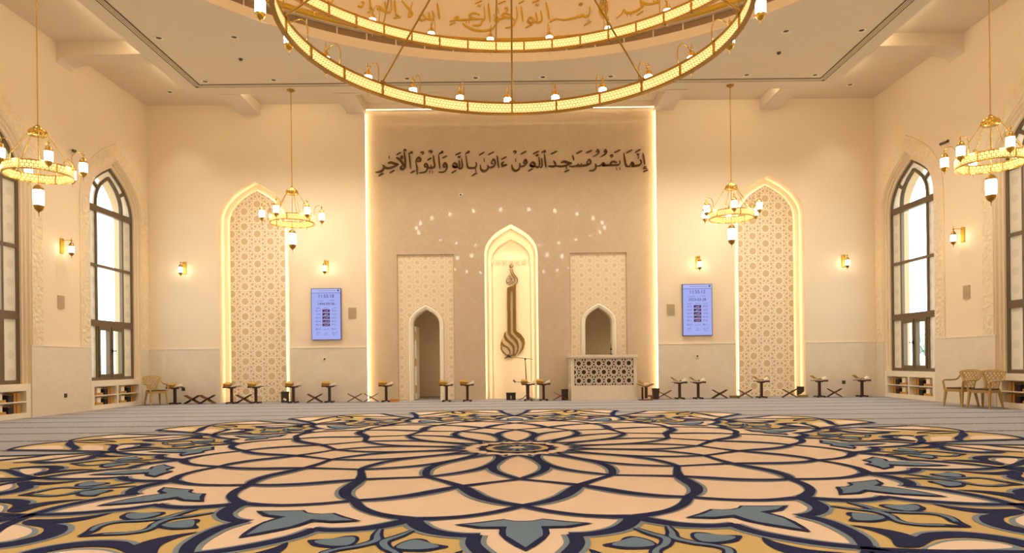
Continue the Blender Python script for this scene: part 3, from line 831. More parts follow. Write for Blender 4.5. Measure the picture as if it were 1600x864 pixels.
# big two-tier ring chandelier
t = thing('ring_chandelier', 'huge two-tier brass ring chandelier with glowing fretwork bands under the dome', 'chandelier', (0, CY - .03, 0))
def ring_band(R, z0, z1, nposts, off, pname, nm):
    b = MB(); N = 192
    def rr(prof): return [[(r * sin(2 * pi * j / N), r * cos(2 * pi * j / N), z) for j in range(N)] for r, z in prof]
    for z in (z0, z1):
        s = -1 if z == z0 else 1
        b.grid(rr([(R - .03, z), (R - .03, z + s * .035), (R + .03, z + s * .035), (R + .03, z), (R - .03, z)]), 0, False, True, False)
    ring = b.build(nm, M['golddark'], t)
    b = MB(); cell = .0615; per = 2 * pi * R; nu = round(per / cell)
    for j in range(N):
        a0, a1 = 2 * pi * j / N, 2 * pi * (j + 1) / N
        for r in (R - .012, R + .012):
            P = [(r * sin(a0), r * cos(a0), z0), (r * sin(a1), r * cos(a1), z0), (r * sin(a1), r * cos(a1), z1), (r * sin(a0), r * cos(a0), z1)]
            b.face(P, 0, False, [(nu * j / N, 0), (nu * (j + 1) / N, 0), (nu * (j + 1) / N, 2.6), (nu * j / N, 2.6)])
    b.build('fretwork_band', M['fret'], t)
    for k in range(nposts):
        a = 2 * pi * k / nposts + off
        b = MB(); b.box((R * sin(a), R * cos(a), (z0 + z1) / 2), (.03, .075, z1 - z0 + .07), 0, Matrix.Rotation(-a, 3, 'Z'))
        b.build(pname, M['golddark'], t)
def ring_lanterns(R, ztop, zg, count, off, dr):
    for k in range(count):
        a = 2 * pi * k / count + off
        d = Vector((sin(a), cos(a), 0)); P0 = d * R; P1 = d * (R + dr)
        b = MB(); zt = zg + .225
        path = cr([(*P0.xy, ztop), (*(P0 + d * -.01).xy, zt - .10), (*(P0 + d * dr * .25).xy, zt + .03), (*(P0 + d * dr * .7).xy, zt + .02), (*P1.xy, zt - .045)], 4)
        b.tube(path, .009, 6)
        lantern_metal(b, (P1.x, P1.y, zg))
        l = b.build('lantern', M['gold'], t)
        g = MB(); lantern_glass(g, (P1.x, P1.y, zg)); g.build('glass_shade', M['lamp'], l)
LR, LZ0, LZ1 = 3.1, 5.70, 5.86
UR, UZ0, UZ1 = 4.3, 7.39, 7.55
ring_band(LR, LZ0, LZ1, 24, 0, 'band_post', 'lower_ring')
ring_band(UR, UZ0, UZ1, 48, radians(-4.0), 'band_post', 'upper_ring')
ring_lanterns(LR, LZ1 + .03, 5.99, 24, radians(-1.3), .30)
ring_lanterns(UR, UZ1 + .03, 7.68, 24, radians(-5.2 + 15), .30)
for k in range(8):
    a = 2 * pi * k / 8
    b = MB(); b.tube([(LR * sin(a), LR * cos(a), LZ1 + .04), (.08 * sin(a), .08 * cos(a), 7.95)], .016, 6)
    b.box((LR * sin(a), LR * cos(a), LZ1 + .03), (.10, .10, .05), 0, Matrix.Rotation(-a, 3, 'Z')); b.build('suspension_rod', M['golddark'], t)
for k in range(12):
    a = 2 * pi * k / 12 + radians(-4.0)
    b = MB(); b.tube([(UR * sin(a), UR * cos(a), UZ1 + .04), (.15 * sin(a), .15 * cos(a), 13.2)], .016, 6); b.build('suspension_rod', M['golddark'], t)
b = MB(); b.lathe([(0, 7.8), (.10, 7.82), (.16, 7.92), (.14, 8.02), (.05, 8.1), (.03, 8.2), (.03, 13.0), (.2, 13.1), (.22, 13.25), (.05, 13.4), (.03, 13.5), (.03, 17.25)], 20)
b.build('centre_stem', M['golddark'], t)

# four small ring chandeliers
def small_chandelier(label, loc):
    t = thing('small_chandelier', label, 'chandelier', loc, 0, 'small ring chandeliers')   # origin at the ring's centre
    top = loc_top - loc[2]
    b = MB(); b.lathe([(0, top - .001), (.11, top - .002), (.11, top - .02), (.05, top - .05), (.02, top - .07), (0, top - .07)], 16); b.build('ceiling_rose', M['golddark'], t)
    b = MB(); b.tube([(0, 0, top - .05), (0, 0, .95)], .011, 6); b.tube([(0, 0, .75), (0, 0, -.28)], .008, 6); b.build('stem', M['gold'], t)
    b = MB(); b.lathe([(0, .97), (.03, .96), (.05, .93), (.075, .92), (.09, .90), (.09, .87), (.15, .86), (.17, .83), (.17, .76), (.15, .74), (0, .74)], 20); b.build('crown', M['gold'], t)
    for k in range(5):
        a = 2 * pi * k / 5 + .35
        b = MB(); b.tube([(.16 * cos(a), .16 * sin(a), .80), (.60 * cos(a), .60 * sin(a), .09)], .010, 6); b.build('arm', M['gold'], t)
    R, N = .61, 48
    b = MB()
    for z in (-.085, .085):
        b.grid([[(r * cos(2 * pi * j / N), r * sin(2 * pi * j / N), z + dz) for j in range(N)] for r, dz in ((R - .018, -.012), (R - .018, .012), (R + .018, .012), (R + .018, -.012), (R - .018, -.012))], 0, False, True, False)
    for k in range(6):
        a = 2 * pi * k / 6 + .6; b.box((R * cos(a), R * sin(a), 0), (.045, .022, .17), 0, Matrix.Rotation(a, 3, 'Z'))
    b.build('ring', M['gold'], t)
    b = MB(); nu = 52
    for j in range(N):
        a0, a1 = 2 * pi * j / N, 2 * pi * (j + 1) / N
        for r in (R - .009, R + .009):
            b.face([(r * cos(a0), r * sin(a0), -.08), (r * cos(a1), r * sin(a1), -.08), (r * cos(a1), r * sin(a1), .08), (r * cos(a0), r * sin(a0), .08)], 0, False,
                   [(nu * j / N, 0), (nu * (j + 1) / N, 0), (nu * (j + 1) / N, 2.17), (nu * j / N, 2.17)])
    b.build('fretwork_band', M['fret'], t)
    for k in range(6):
        a = 2 * pi * k / 6 - pi / 2 + radians(-13)
        d = Vector((cos(a), sin(a), 0)); zg = .14
        b = MB(); p0 = d * R; p1 = d * (R + .20)
        b.tube(cr([(*p0.xy, .09), (*(p0 + d * -.005).xy, .34), (*(p0 + d * .06).xy, .45), (*(p0 + d * .14).xy, .46), (*p1.xy, zg + .27)], 4), .008, 6)
        lantern_metal(b, (p1.x, p1.y, zg), 1.1); l = b.build('lantern', M['gold'], t)
        g = MB(); lantern_glass(g, (p1.x, p1.y, zg), 1.1); g.build('glass_shade', M['lamp'], l)
    b = MB(); c = (0, 0, -.53)
    b.lathe([(.02, .27), (.06, .25), (.09, .21), (.10, .17), (.10, .155)], 16, c)
    b.lathe([(.10, -.155), (.10, -.18), (.08, -.24), (.045, -.275), (.015, -.29), (.015, -.31), (.005, -.32), (.005, -.38), (0, -.385)], 16, c)
    l = b.build('pendant_lantern', M['golddark'], t)
    g = MB(); g.lathe([(.085, -.16), (.095, -.14), (.10, 0), (.098, .14), (.09, .16)], 16, c); g.build('glass_shade', M['lamp'], l)
    return t
loc_top = ZS
ch = small_chandelier('small brass ring chandelier hanging beside the left lattice niche', (-6.25, 19.25, 5.28))
dup(ch, (6.27, 19.25, 5.28), 0, 'small brass ring chandelier hanging beside the right lattice niche')
loc_top = ZS - .011
ch = small_chandelier('larger-looking brass ring chandelier near the windows of the left wall', (-9.72, 13.85, 5.18))
dup(ch, (9.82, 13.85, 5.18), 0, 'larger-looking brass ring chandelier near the windows of the right wall')

# wall sconces (origin on the wall, +x = out of the wall)
def sconce(label, loc, rz):
    t = thing('wall_sconce', label, 'wall lamp', loc, rz, 'brass wall sconces')
    b = MB(); b.box((.02, 0, 0), (.04, .11, .36)); b.lathe([(0, .2), (.05, .19), (.055, .18)], 8, (.02, 0, 0)); b.build('back_plate', M['goldpaint'], t)
    b = MB(); b.tube(cr([(.03, 0, .13), (.12, 0, .15), (.22, 0, .15), (.26, 0, .145)], 4), .009, 6); b.tube([(.26, 0, .20), (.26, 0, .08)], .006, 6); b.build('arm', M['gold'], t)
    b = MB(); lantern_metal(b, (.26, 0, -.09), .92); l = b.build('lantern', M['golddark'], t)
    g = MB(); lantern_glass(g, (.26, 0, -.09), .92); g.build('glass_shade', M['sconcelamp'], l)
    return t
s0 = sconce('brass lantern sconce on the left wall between the windows', (-XW, 17.02, 4.22), 0)
dup(s0, (XW, 17.0, 4.26), pi, 'brass lantern sconce on the right wall between the windows')
for x, lb in ((-10.22, 'brass lantern sconce on the back wall left of the left lattice niche'), (-5.78, 'brass lantern sconce above the prayer-time screen with the 1444 date'),
              (5.80, 'brass lantern sconce above the prayer-time screen with the 2023 date'), (10.36, 'brass lantern sconce on the back wall right of the right lattice niche')):
    dup(s0, (x, YB, 4.22), -pi / 2, lb)

# recessed downlights with their lamps
def downlight(label, loc, grp):
    t = thing('ceiling_downlight', label, 'ceiling light', loc, 0, grp)
    b = MB(); b.lathe([(.115, -.001), (.115, -.012), (.085, -.018), (.07, -.006), (.06, -.002)], 20); b.build('trim_ring', M['white'], t)
    b = MB(); b.lathe([(.0, -.004), (.062, -.004)], 16); b.build('reflector', M['dial'], t)
    return t
d0 = None
def put_down(x, y, z, label, power, size, grp='recessed downlights in the flat ceiling'):
    global d0
    if d0 is None: d0 = downlight(label, (x, y, z), grp); 
    else: dup(d0, (x, y, z), 0, label, grp)
    spot('downlight_lamp', (x, y, z - .03), power, size)
ORD = ('first', 'second', 'third', 'fourth', 'fifth', 'sixth', 'seventh', 'eighth')
row = 'white recessed downlight in the long row near the back slot diffuser, %s from the left'
for k, x in enumerate((-6.5, -4.68, -2.83, -.95, .9, 2.76, 4.63, 6.5)): put_down(x, 18.55, ZS, row % ORD[k], P_SPOT, 120)
for sx, nm in ((-1, 'left'), (1, 'right')):
    put_down(sx * 8.4, 18.6, ZS, 'white recessed downlight tucked in the %s back corner of the slot diffuser' % nm, P_SPOT, 120)
    put_down(sx * 8.38, 16.1, ZS, 'white recessed downlight nearest the long slot diffuser on the %s' % nm, P_SPOT, 120)
    put_down(sx * 6.58, 16.1, ZS, 'white recessed downlight between the dome and the %s corner' % nm, P_SPOT, 120)
    put_down(sx * 10.1, 20.05, ZC, 'small downlight in the raised ceiling corner at the %s end of the back wall' % nm, P_CORNER, 80, 'corner downlights')
grp = 'recessed downlights behind the viewer'
for sx in (-1, 1):
    for x, y in ((8.4, -.2), (6.5, -.2), (4.63, -.2), (2.76, -.2), (.95, -.2), (8.4, 2.3), (6.58, 2.3)):
        put_down(sx * x, y, ZS, 'white recessed downlight in the ceiling behind the viewer', P_SPOT, 120, grp)
for sx in (-1, 1):
    for y in (12.0, 7.0):
        spot('strip_lamp', (sx * 10.3, y, ZC - .05), P_CORNER, 110)
for (px, py), nm in (((376, 92), 'left'), ((1217, 82), 'right')):
    u_, v_ = uv_of(px, py); Y = FPX * (ZS - EYE) / -v_
    b = MB(); b.lathe([(0, -.05), (.035, -.045), (.05, -.02), (.055, 0)], 14)
    tag(b.build('smoke_detector', M['dial'], loc=(CAMX + u_ * Y / FPX, Y, ZS)), 'small brown smoke detector on the flat ceiling, %s of the dome' % nm, 'smoke detector')

# ------------------------------------------------------------------ writing
def stroke_set(strokes, mp, d0, d1, to2d, wscale, name, mats, parent=None):
    b = MB()
    for si, s in enumerate(strokes):
        w_, pts = s[0], s[1:]
        P = cr([to2d(*p) for p in pts], 5)
        n = len(P); W = []
        for i in range(n):
            p, q = P[min(i + 1, n - 1)], P[max(i - 1, 0)]
            dx, dy = p[0] - q[0], p[1] - q[1]; l = hypot(dx, dy) or 1
            nib = .62 + .38 * abs(dx / l * .85 - dy / l * .53)
            e = min(1, .45 + 2.2 * min(i, n - 1 - i) / n)
            W.append(w_ * wscale * nib * e)
        b.strip(P, W, mp, d0, d1 + (1 if d1 > d0 else -1) * si * 1.5e-4)
    return b.build(name, mats, parent)
def dots(b_pts): return [(r, (x - r * .3, y), (x + r * .3, y)) for r, x, y in b_pts]
def F(x, y, dx=55, dy=-32, w=11): return (w, (x, y), (x + dx / 2, y + dy / 2 - 1), (x + dx, y + dy))     # short vowel dash
A_ = [  # left half of the line
 (15, (270, 322), (266, 352), (238, 384), (180, 398)), (13, (250, 318), (268, 338), (300, 353), (350, 345), (398, 326), (420, 310)), (16, (308, 302), (340, 294), (380, 308), (416, 312)),
 (22, (316, 240), (326, 240)), F(323, 406), F(208, 437),
 (14, (478, 182), (487, 255), (490, 325), (488, 350)), (17, (395, 243), (430, 264), (465, 308), (487, 352)), (15, (488, 352), (460, 364), (440, 352), (464, 318)), (9, (438, 240), (452, 226), (462, 238), (444, 250), (466, 254)),
 F(396, 217, 48, -30), (10, (468, 178), (480, 160), (498, 166), (486, 178)),
 (12, (530, 208), (538, 280), (546, 362)), (11, (518, 206), (540, 196), (556, 184), (562, 192), (548, 198)), F(542, 406, 48, -26),
 (15, (598, 300), (606, 262), (628, 244), (650, 262), (640, 280), (610, 282)), (12, (600, 290), (610, 350), (612, 422)), (11, (645, 192), (664, 186), (680, 194), (660, 212)),
 (14, (718, 340), (695, 338), (690, 318), (706, 306), (722, 330), (716, 366), (690, 394), (634, 402)), (14, (722, 350), (765, 350), (792, 338), (795, 330)), (9, (752, 346), (760, 318)),
 (20, (740, 391), (748, 391)), (20, (770, 391), (778, 391)), F(718, 272, 44, -26), (14, (780, 218), (788, 275), (796, 336), (780, 350)), (11, (728, 182), (750, 174), (768, 182), (748, 200)),
 (12, (835, 212), (842, 284), (849, 364)), (11, (838, 208), (858, 196), (872, 180), (878, 190), (862, 196)), F(874, 250, 52, -26),
 (14, (918, 338), (894, 340), (886, 322), (902, 300), (922, 322), (920, 358), (894, 390), (834, 396)),
 (15, (975, 330), (1000, 300), (1030, 325), (1012, 344), (984, 332), (1005, 346), (1035, 342)), (14, (1075, 252), (1084, 335), (1062, 356), (1030, 342)), (13, (1048, 270), (1056, 350)),
 (9, (1036, 244), (1042, 232), (1050, 242), (1058, 230), (1064, 240)), F(1008, 218, 62, -28), F(968, 406), (11, (1112, 208), (1132, 192), (1148, 178), (1154, 188), (1136, 196)),
 (14, (1120, 215), (1130, 290), (1142, 344), (1182, 352), (1216, 346), (1231, 316), (1222, 290)), (24, (1218, 374), (1228, 374)), F(1178, 436, 60, -36),
 (16, (1270, 318), (1275, 360), (1300, 384), (1335, 376), (1352, 345), (1345, 322)), (24, (1306, 270), (1316, 270)), F(1255, 220, 60, -36),
 (14, (1350, 342), (1380, 345), (1412, 330), (1425, 296), (1408, 262), (1384, 296), (1405, 310)), F(1350, 216, 64, -34), (12, (1445, 220), (1453, 285), (1463, 354)),
 (13, (1545, 312), (1505, 326), (1494, 302), (1520, 286)), (11, (1490, 340), (1548, 318)), F(1488, 264, 58, -32)]
B_ = [
 (16, (65, 318), (75, 360), (100, 380), (135, 366), (150, 330), (145, 300)), (24, (100, 270), (110, 270)), (14, (150, 330), (178, 335), (204, 318), (220, 290), (205, 264), (188, 296), (204, 306)),
 (11, (75, 184), (95, 176), (110, 186), (92, 204)), F(154, 210, 64, -34),
 (15, (250, 320), (280, 290), (305, 315), (287, 336), (256, 322), (280, 338), (312, 332)), (14, (345, 236), (355, 318), (335, 344), (308, 332)), (13, (374, 250), (380, 332), (356, 346)), (12, (404, 205), (412, 280), (420, 348)),
 F(283, 206, 64, -30), (9, (312, 228), (320, 216), (328, 226), (336, 212), (342, 222)), (11, (372, 192), (392, 180), (408, 172), (414, 184), (396, 188)), F(234, 386, 52, -28),
 (15, (444, 330), (482, 336), (518, 328), (512, 296), (496, 276)), (13, (514, 328), (560, 334), (605, 332), (640, 322), (690, 302)), (15, (575, 296), (610, 284), (650, 296), (690, 300)),
 (22, (628, 346), (638, 346)), F(608, 394, 56, -22), F(468, 208, 68, -32), (11, (695, 218), (705, 245), (710, 275)), (15, (660, 332), (700, 336), (740, 330), (800, 328), (850, 320), (886, 296), (868, 264), (846, 300), (866, 312)),
 (9, (752, 328), (757, 304)), (9, (784, 326), (790, 302)), F(734, 204, 66, -34), F(834, 196, 68, -28),
 (15, (934, 305), (942, 345), (918, 374), (866, 380)), (14, (940, 332), (985, 326), (1012, 300), (1030, 318), (1008, 326), (1060, 324), (1120, 322), (1172, 318), (1190, 300), (1184, 272)),
 (13, (1160, 296), (1120, 284), (1092, 300), (1110, 318)), (20, (1150, 360), (1158, 358)), (20, (1184, 358), (1192, 356)),
 (11, (905, 234), (945, 216), (972, 190), (958, 162), (946, 180), (968, 186)), (11, (982, 238), (1024, 216), (1052, 190), (1040, 162), (1028, 182), (1048, 188)), (11, (1084, 230), (1102, 216), (1116, 226), (1096, 246)), F(1130, 194, 66, -32),
 (13, (1230, 198), (1240, 262), (1254, 322), (1280, 338)), (15, (1250, 334), (1292, 332), (1312, 296), (1332, 312), (1316, 330), (1362, 328), (1400, 316), (1412, 292), (1400, 264)),
 (22, (1378, 240), (1388, 240)), (9, (1362, 218), (1372, 204), (1382, 216), (1394, 202)), F(1258, 194, 62, -32), F(1344, 194, 62, -36),
 (12, (1430, 198), (1440, 255), (1450, 318)), (11, (1466, 334), (1444, 342), (1440, 354), (1472, 354)), F(1430, 394, 54, -24)]
YP = YB + PD
conv = lambda ox, oy, s: (lambda x, y: (lambda q: (q[0], q[2]))(on_y(ox + x / s, oy + y / s, YP)))
strokes = []
t = thing('wall_inscription', 'dark bronze Arabic inscription across the top of the marble panel', 'inscription', (0, YP, 0))
pm = lambda u, v, d: (u, d, v)
sc_ = YP / FPX / 6.667
def words_of(S, cuts):
    out = [[] for _ in range(len(cuts) + 1)]
    for s in S:
        mx = sum(q[0] for q in s[1:]) / (len(s) - 1)
        out[sum(mx > c for c in cuts)].append(s)
    return [o for o in out if o]
for W_ in words_of(A_, (592, 945, 1248)): stroke_set(W_, pm, 0, -.03, conv(560, 210, 6.667), sc_ * 1.62, 'lettered_word', M['bronze'], t)
for W_ in words_of(B_, (228, 432, 902, 1205)): stroke_set(W_, pm, 0, -.03, conv(790, 210, 6.667), sc_ * 1.62, 'lettered_word', M['bronze'], t)

# gilded inscription on the dome drum
def on_drum(x, y):
    u, v = uv_of(x, y); k = u / FPX; RR = RD - .02
    # X = CAMX + k Y ; X^2 + (Y-CY)^2 = RR^2 (far side)
    a = 1 + k * k; b2 = 2 * (CAMX * k - CY); c2 = CAMX ** 2 + CY ** 2 - RR ** 2
    Y = (-b2 + sqrt(max(0, b2 * b2 - 4 * a * c2))) / (2 * a)
    X = CAMX + k * Y
    return (atan2(X, Y - CY) * RR, EYE - v * Y / FPX)
drum = lambda s, z, d: ((RD - .02 - d) * sin(s / (RD - .02)), CY + (RD - .02 - d) * cos(s / (RD - .02)), z)
C7 = [(18, (1395, 60), (1396, 100), (1385, 130), (1355, 140), (1325, 128), (1318, 142), (1292, 140), (1280, 150), (1230, 162), (1180, 170), (1120, 162)), (16, (1120, 162), (1085, 170), (1060, 190)), (20, (1380, 170), (1388, 170)), F(1345, 218, 62, -38, 12), (12, (1303, 48), (1316, 30), (1332, 36), (1318, 54)),
 (18, (870, 182), (900, 148), (932, 178), (905, 194), (876, 182), (905, 196), (940, 186)), (16, (985, 92), (996, 160), (975, 190), (935, 186)), (16, (945, 108), (958, 180)), (16, (1028, 22), (1046, 95), (1055, 168)), F(858, 236, 58, -30, 12), F(915, 24, 60, -20, 12), (10, (940, 52), (950, 38), (960, 50), (972, 34)),
 (17, (822, 55), (830, 120), (838, 190)), (17, (784, 58), (790, 140), (772, 182), (750, 222), (690, 236)), (16, (770, 172), (742, 150), (700, 148), (662, 128), (690, 112), (740, 130)), (16, (690, 150), (640, 166), (602, 172), (616, 146), (642, 160)),
 (18, (650, 160), (612, 205), (585, 240), (520, 260), (440, 256), (375, 228), (335, 200)), (11, (628, 68), (636, 118)), (20, (592, 130), (602, 130)), (12, (680, 82), (700, 66), (712, 80), (694, 98)), F(800, 34, 50, -26, 11), F(630, 36, 64, -26, 12),
 (17, (548, 30), (558, 110), (566, 190)), (17, (514, 55), (520, 150), (500, 176), (478, 212), (415, 214)), (16, (480, 128), (430, 112), (390, 130), (430, 160), (500, 160)), (16, (480, 164), (380, 166), (310, 170), (268, 158), (296, 142), (280, 166), (225, 180)),
 (18, (362, 186), (370, 186)), (18, (384, 186), (392, 186)), F(224, 212, 52, -22, 12), F(436, 34, 62, -24, 12), (10, (456, 62), (466, 46), (476, 58), (488, 42)),
 (17, (122, 28), (133, 100), (144, 166)), (16, (82, 92), (96, 150), (70, 166), (30, 158)), (16, (52, 108), (62, 162)), (17, (30, 160), (0, 120), (-30, 150), (-5, 172), (30, 162))]
C6 = [(18, (1302, 8), (1350, 65), (1388, 112), (1392, 140), (1362, 150), (1372, 110), (1398, 20)), (16, (1238, 8), (1246, 130)), F(1225, 168, 66, -14, 12), (10, (1262, 128), (1244, 136), (1276, 144)),
 (17, (1205, -10), (1208, 90), (1180, 116), (1140, 100), (1100, 62), (1086, 86), (1130, 96)), (15, (1150, 20), (1160, 90)), (16, (1014, -10), (1022, 88)), F(988, 116, 60, -20, 12), (10, (1032, 70), (1012, 80), (1046, 86)), (17, (905, 58), (945, 62), (962, 30), (938, 20)), (17, (690, 5), (660, 30), (640, 10))]
C8 = [(17, (188, 166), (235, 128), (256, 92), (276, 116), (330, 116), (390, 86), (430, 50), (410, 20), (450, 38), (500, 40), (560, 18), (545, -10)), (16, (405, -10), (412, 60)), (18, (282, 138), (290, 136)), (18, (314, 138), (322, 136)), F(370, 140, 62, -40, 12), (14, (520, 10), (540, 30), (580, 20)),
 (15, (75, -10), (45, 20), (95, 60), (50, 100), (70, 160), (95, 110), (48, 60), (100, 20), (75, -10)), (13, (40, 30), (38, 110), (70, 165)), (13, (108, 20), (108, 105), (74, 165))]
t = thing('dome_inscription', 'gilded Arabic inscription running round the drum of the dome', 'inscription', (0, 0, 0))
for S_, o_, cuts in ((C7, (660, 0, 5.333), (200, 575, 850, 1062)), (C6, (400, 0, 5.714), (800, 985, 1290)), (C8, (930, 0, 5.714), (150,))):
  for W_ in words_of(S_, cuts):
    stroke_set(W_, drum, 0, .03, (lambda x, y, o_=o_: on_drum(o_[0] + x / o_[2], o_[1] + y / o_[2])), 17.6 / FPX / 5.4 * 1.1, 'lettered_word', M['goldpaint'], t)

# calligraphy sculpture in the mihrab
YM = YB + PD + .06 + .50
t = thing('mihrab_calligraphy', 'tall dark gold flame-shaped calligraphy mounted inside the mihrab niche', 'calligraphy', (0, YM, 0))
f1 = lambda x, y: (lambda q: (q[0], q[2]))(on_y(770 + x / 10.8, 405 + y / 10.8, YM))
f2 = lambda x, y: (lambda q: (q[0], q[2]))(on_y(770 + x / 10.8, 485 + y / 10.8, YM))
cpn = 0
def cpoly(P, f, sm=4, m='goldpaint', nm='letter_stroke'):
    global cpn; cpn += 1
    b = MB(); b.prism(cr([f(*p) for p in P], sm, True) if sm > 1 else [f(*p) for p in P], 0, -.03 - cpn * 3e-4, pm); return b.build(nm, M['calligold'], t)
M['calligold'] = mat('dark_gold_metal', (124, 94, 36), .45, .25, var=.15, scale=20)
cpoly([(242, 487), (300, 470), (350, 445), (388, 425), (388, 864), (338, 864), (336, 520), (318, 520), (300, 545), (298, 864), (242, 864)], f1, 1)
cpoly([(246, -5), (300, -5), (302, 370), (312, 400), (370, 450), (425, 520), (443, 600), (425, 690), (375, 772), (330, 770), (290, 775), (285, 755), (345, 742), (392, 720), (415, 650), (405, 585), (360, 510), (300, 460), (256, 400), (246, 350)], f2, 1)
cpoly([(338, -5), (390, -5), (392, 325), (410, 360), (480, 410), (530, 480), (540, 560), (515, 650), (470, 710), (415, 765), (460, 690), (490, 620), (492, 550), (460, 480), (400, 430), (350, 375), (340, 330)], f2, 1)
cpoly([(213, 350), (218, 420), (250, 480), (320, 540), (365, 600), (370, 680), (355, 760), (335, 740), (340, 670), (325, 610), (280, 560), (215, 510), (185, 450), (190, 400)], f2, 1)
cpoly([(155, 480), (160, 540), (200, 580), (260, 615), (298, 670), (300, 750), (280, 740), (275, 690), (240, 640), (180, 605), (148, 570), (148, 620), (170, 680), (230, 740), (285, 770), (330, 805), (275, 790), (180, 820), (240, 775), (160, 710), (130, 650), (130, 570)], f2, 1)
SM = [(14, (330, 160), (332, 200), (360, 260), (400, 310), (418, 360), (400, 410), (345, 450), (250, 486)), (12, (295, 165), (300, 210), (330, 270), (365, 320), (372, 360), (350, 390), (320, 385), (290, 430), (262, 445)), (12, (285, 250), (240, 320), (230, 380), (262, 400), (320, 345), (300, 320), (270, 350)), (10, (270, 285), (305, 295)), (10, (325, 425), (332, 430)), (16, (285, 95), (285, 120), (310, 138), (340, 122), (340, 95)), (10, (308, 103), (314, 106))]
stroke_set(SM, pm, 0, -.025, f1, YM / FPX / 10.8 * 1.25, 'fine_lettering', M['calligold'], t)

# ------------------------------------------------------------------ prayer-time screens
AR = {}
for ch_, base, n_ in (('ا', 0xFE8D, 2), ('ب', 0xFE8F, 4), ('ة', 0xFE93, 2), ('ت', 0xFE95, 4), ('ث', 0xFE99, 4), ('ج', 0xFE9D, 4), ('خ', 0xFEA5, 4), ('د', 0xFEA9, 2), ('ذ', 0xFEAB, 2),
                      ('ر', 0xFEAD, 2), ('س', 0xFEB1, 4), ('ش', 0xFEB5, 4), ('ص', 0xFEB9, 4), ('ض', 0xFEBD, 4), ('ظ', 0xFEC5, 4), ('ع', 0xFEC9, 4), ('غ', 0xFECD, 4), ('ف', 0xFED1, 4),
                      ('ق', 0xFED5, 4), ('ل', 0xFEDD, 4), ('م', 0xFEE1, 4), ('ن', 0xFEE5, 4), ('ه', 0xFEE9, 4), ('و', 0xFEED, 2), ('ي', 0xFEF1, 4), ('ء', 0xFE80, 1)):
    AR[ch_] = (base, n_)
def shape(s):
    o = []
    for i, c in enumerate(s):
        if c not in AR: o.append(c); continue
        base, n = AR[c]
        prev = i > 0 and s[i - 1] in AR and AR[s[i - 1]][1] == 4 and n > 1
        nxt = i < len(s) - 1 and s[i + 1] in AR and AR[s[i + 1]][1] > 1 and n == 4
        o.append(chr(base + (3 if prev and nxt else 2 if nxt else 1 if prev else 0)))
    return ''.join(reversed(o))
def text_into(items, name, mt, parent, y):
    """items: (string, size, x, z) -> one mesh of flat characters facing -y"""
    vs, fs = [], []
    for s, size, x, z in items:
        cu = bpy.data.curves.new('lettering', 'FONT'); cu.body = s; cu.size = size; cu.align_x = 'CENTER'; cu.align_y = 'CENTER'
        ob = bpy.data.objects.new('lettering', cu); COL.objects.link(ob)
        dg = bpy.context.evaluated_depsgraph_get(); me = bpy.data.meshes.new_from_object(ob.evaluated_get(dg))
        b0 = len(vs)
        vs += [(v.co.x + x, y, v.co.y + z) for v in me.vertices]; fs += [tuple(b0 + i for i in p.vertices) for p in me.polygons]
        bpy.data.objects.remove(ob); bpy.data.curves.remove(cu); bpy.data.meshes.remove(me)
    me = bpy.data.meshes.new(name); me.from_pydata(vs, [], fs); me.materials.append(mt); me.update()
    o = bpy.data.objects.new(name, me); COL.objects.link(o); o.parent = parent
    return o
M['screen'] = emis('lit_screen', lin((176, 184, 250)), E_TV)
M['screenhead'] = emis('lit_screen_header', lin((188, 196, 252)), E_TV)
M['inkdark'] = emis('screen_ink', lin((62, 58, 104)), E_TV)
M['inksoft'] = emis('screen_soft_ink', lin((96, 94, 156)), E_TV)
M['inkplum'] = emis('screen_plum', lin((92, 52, 92)), E_TV)
M['inkwhite'] = emis('screen_white', lin((226, 222, 250)), E_TV)
M['bezel'] = mat('blue_grey_bezel', (96, 96, 122), .35, .2)
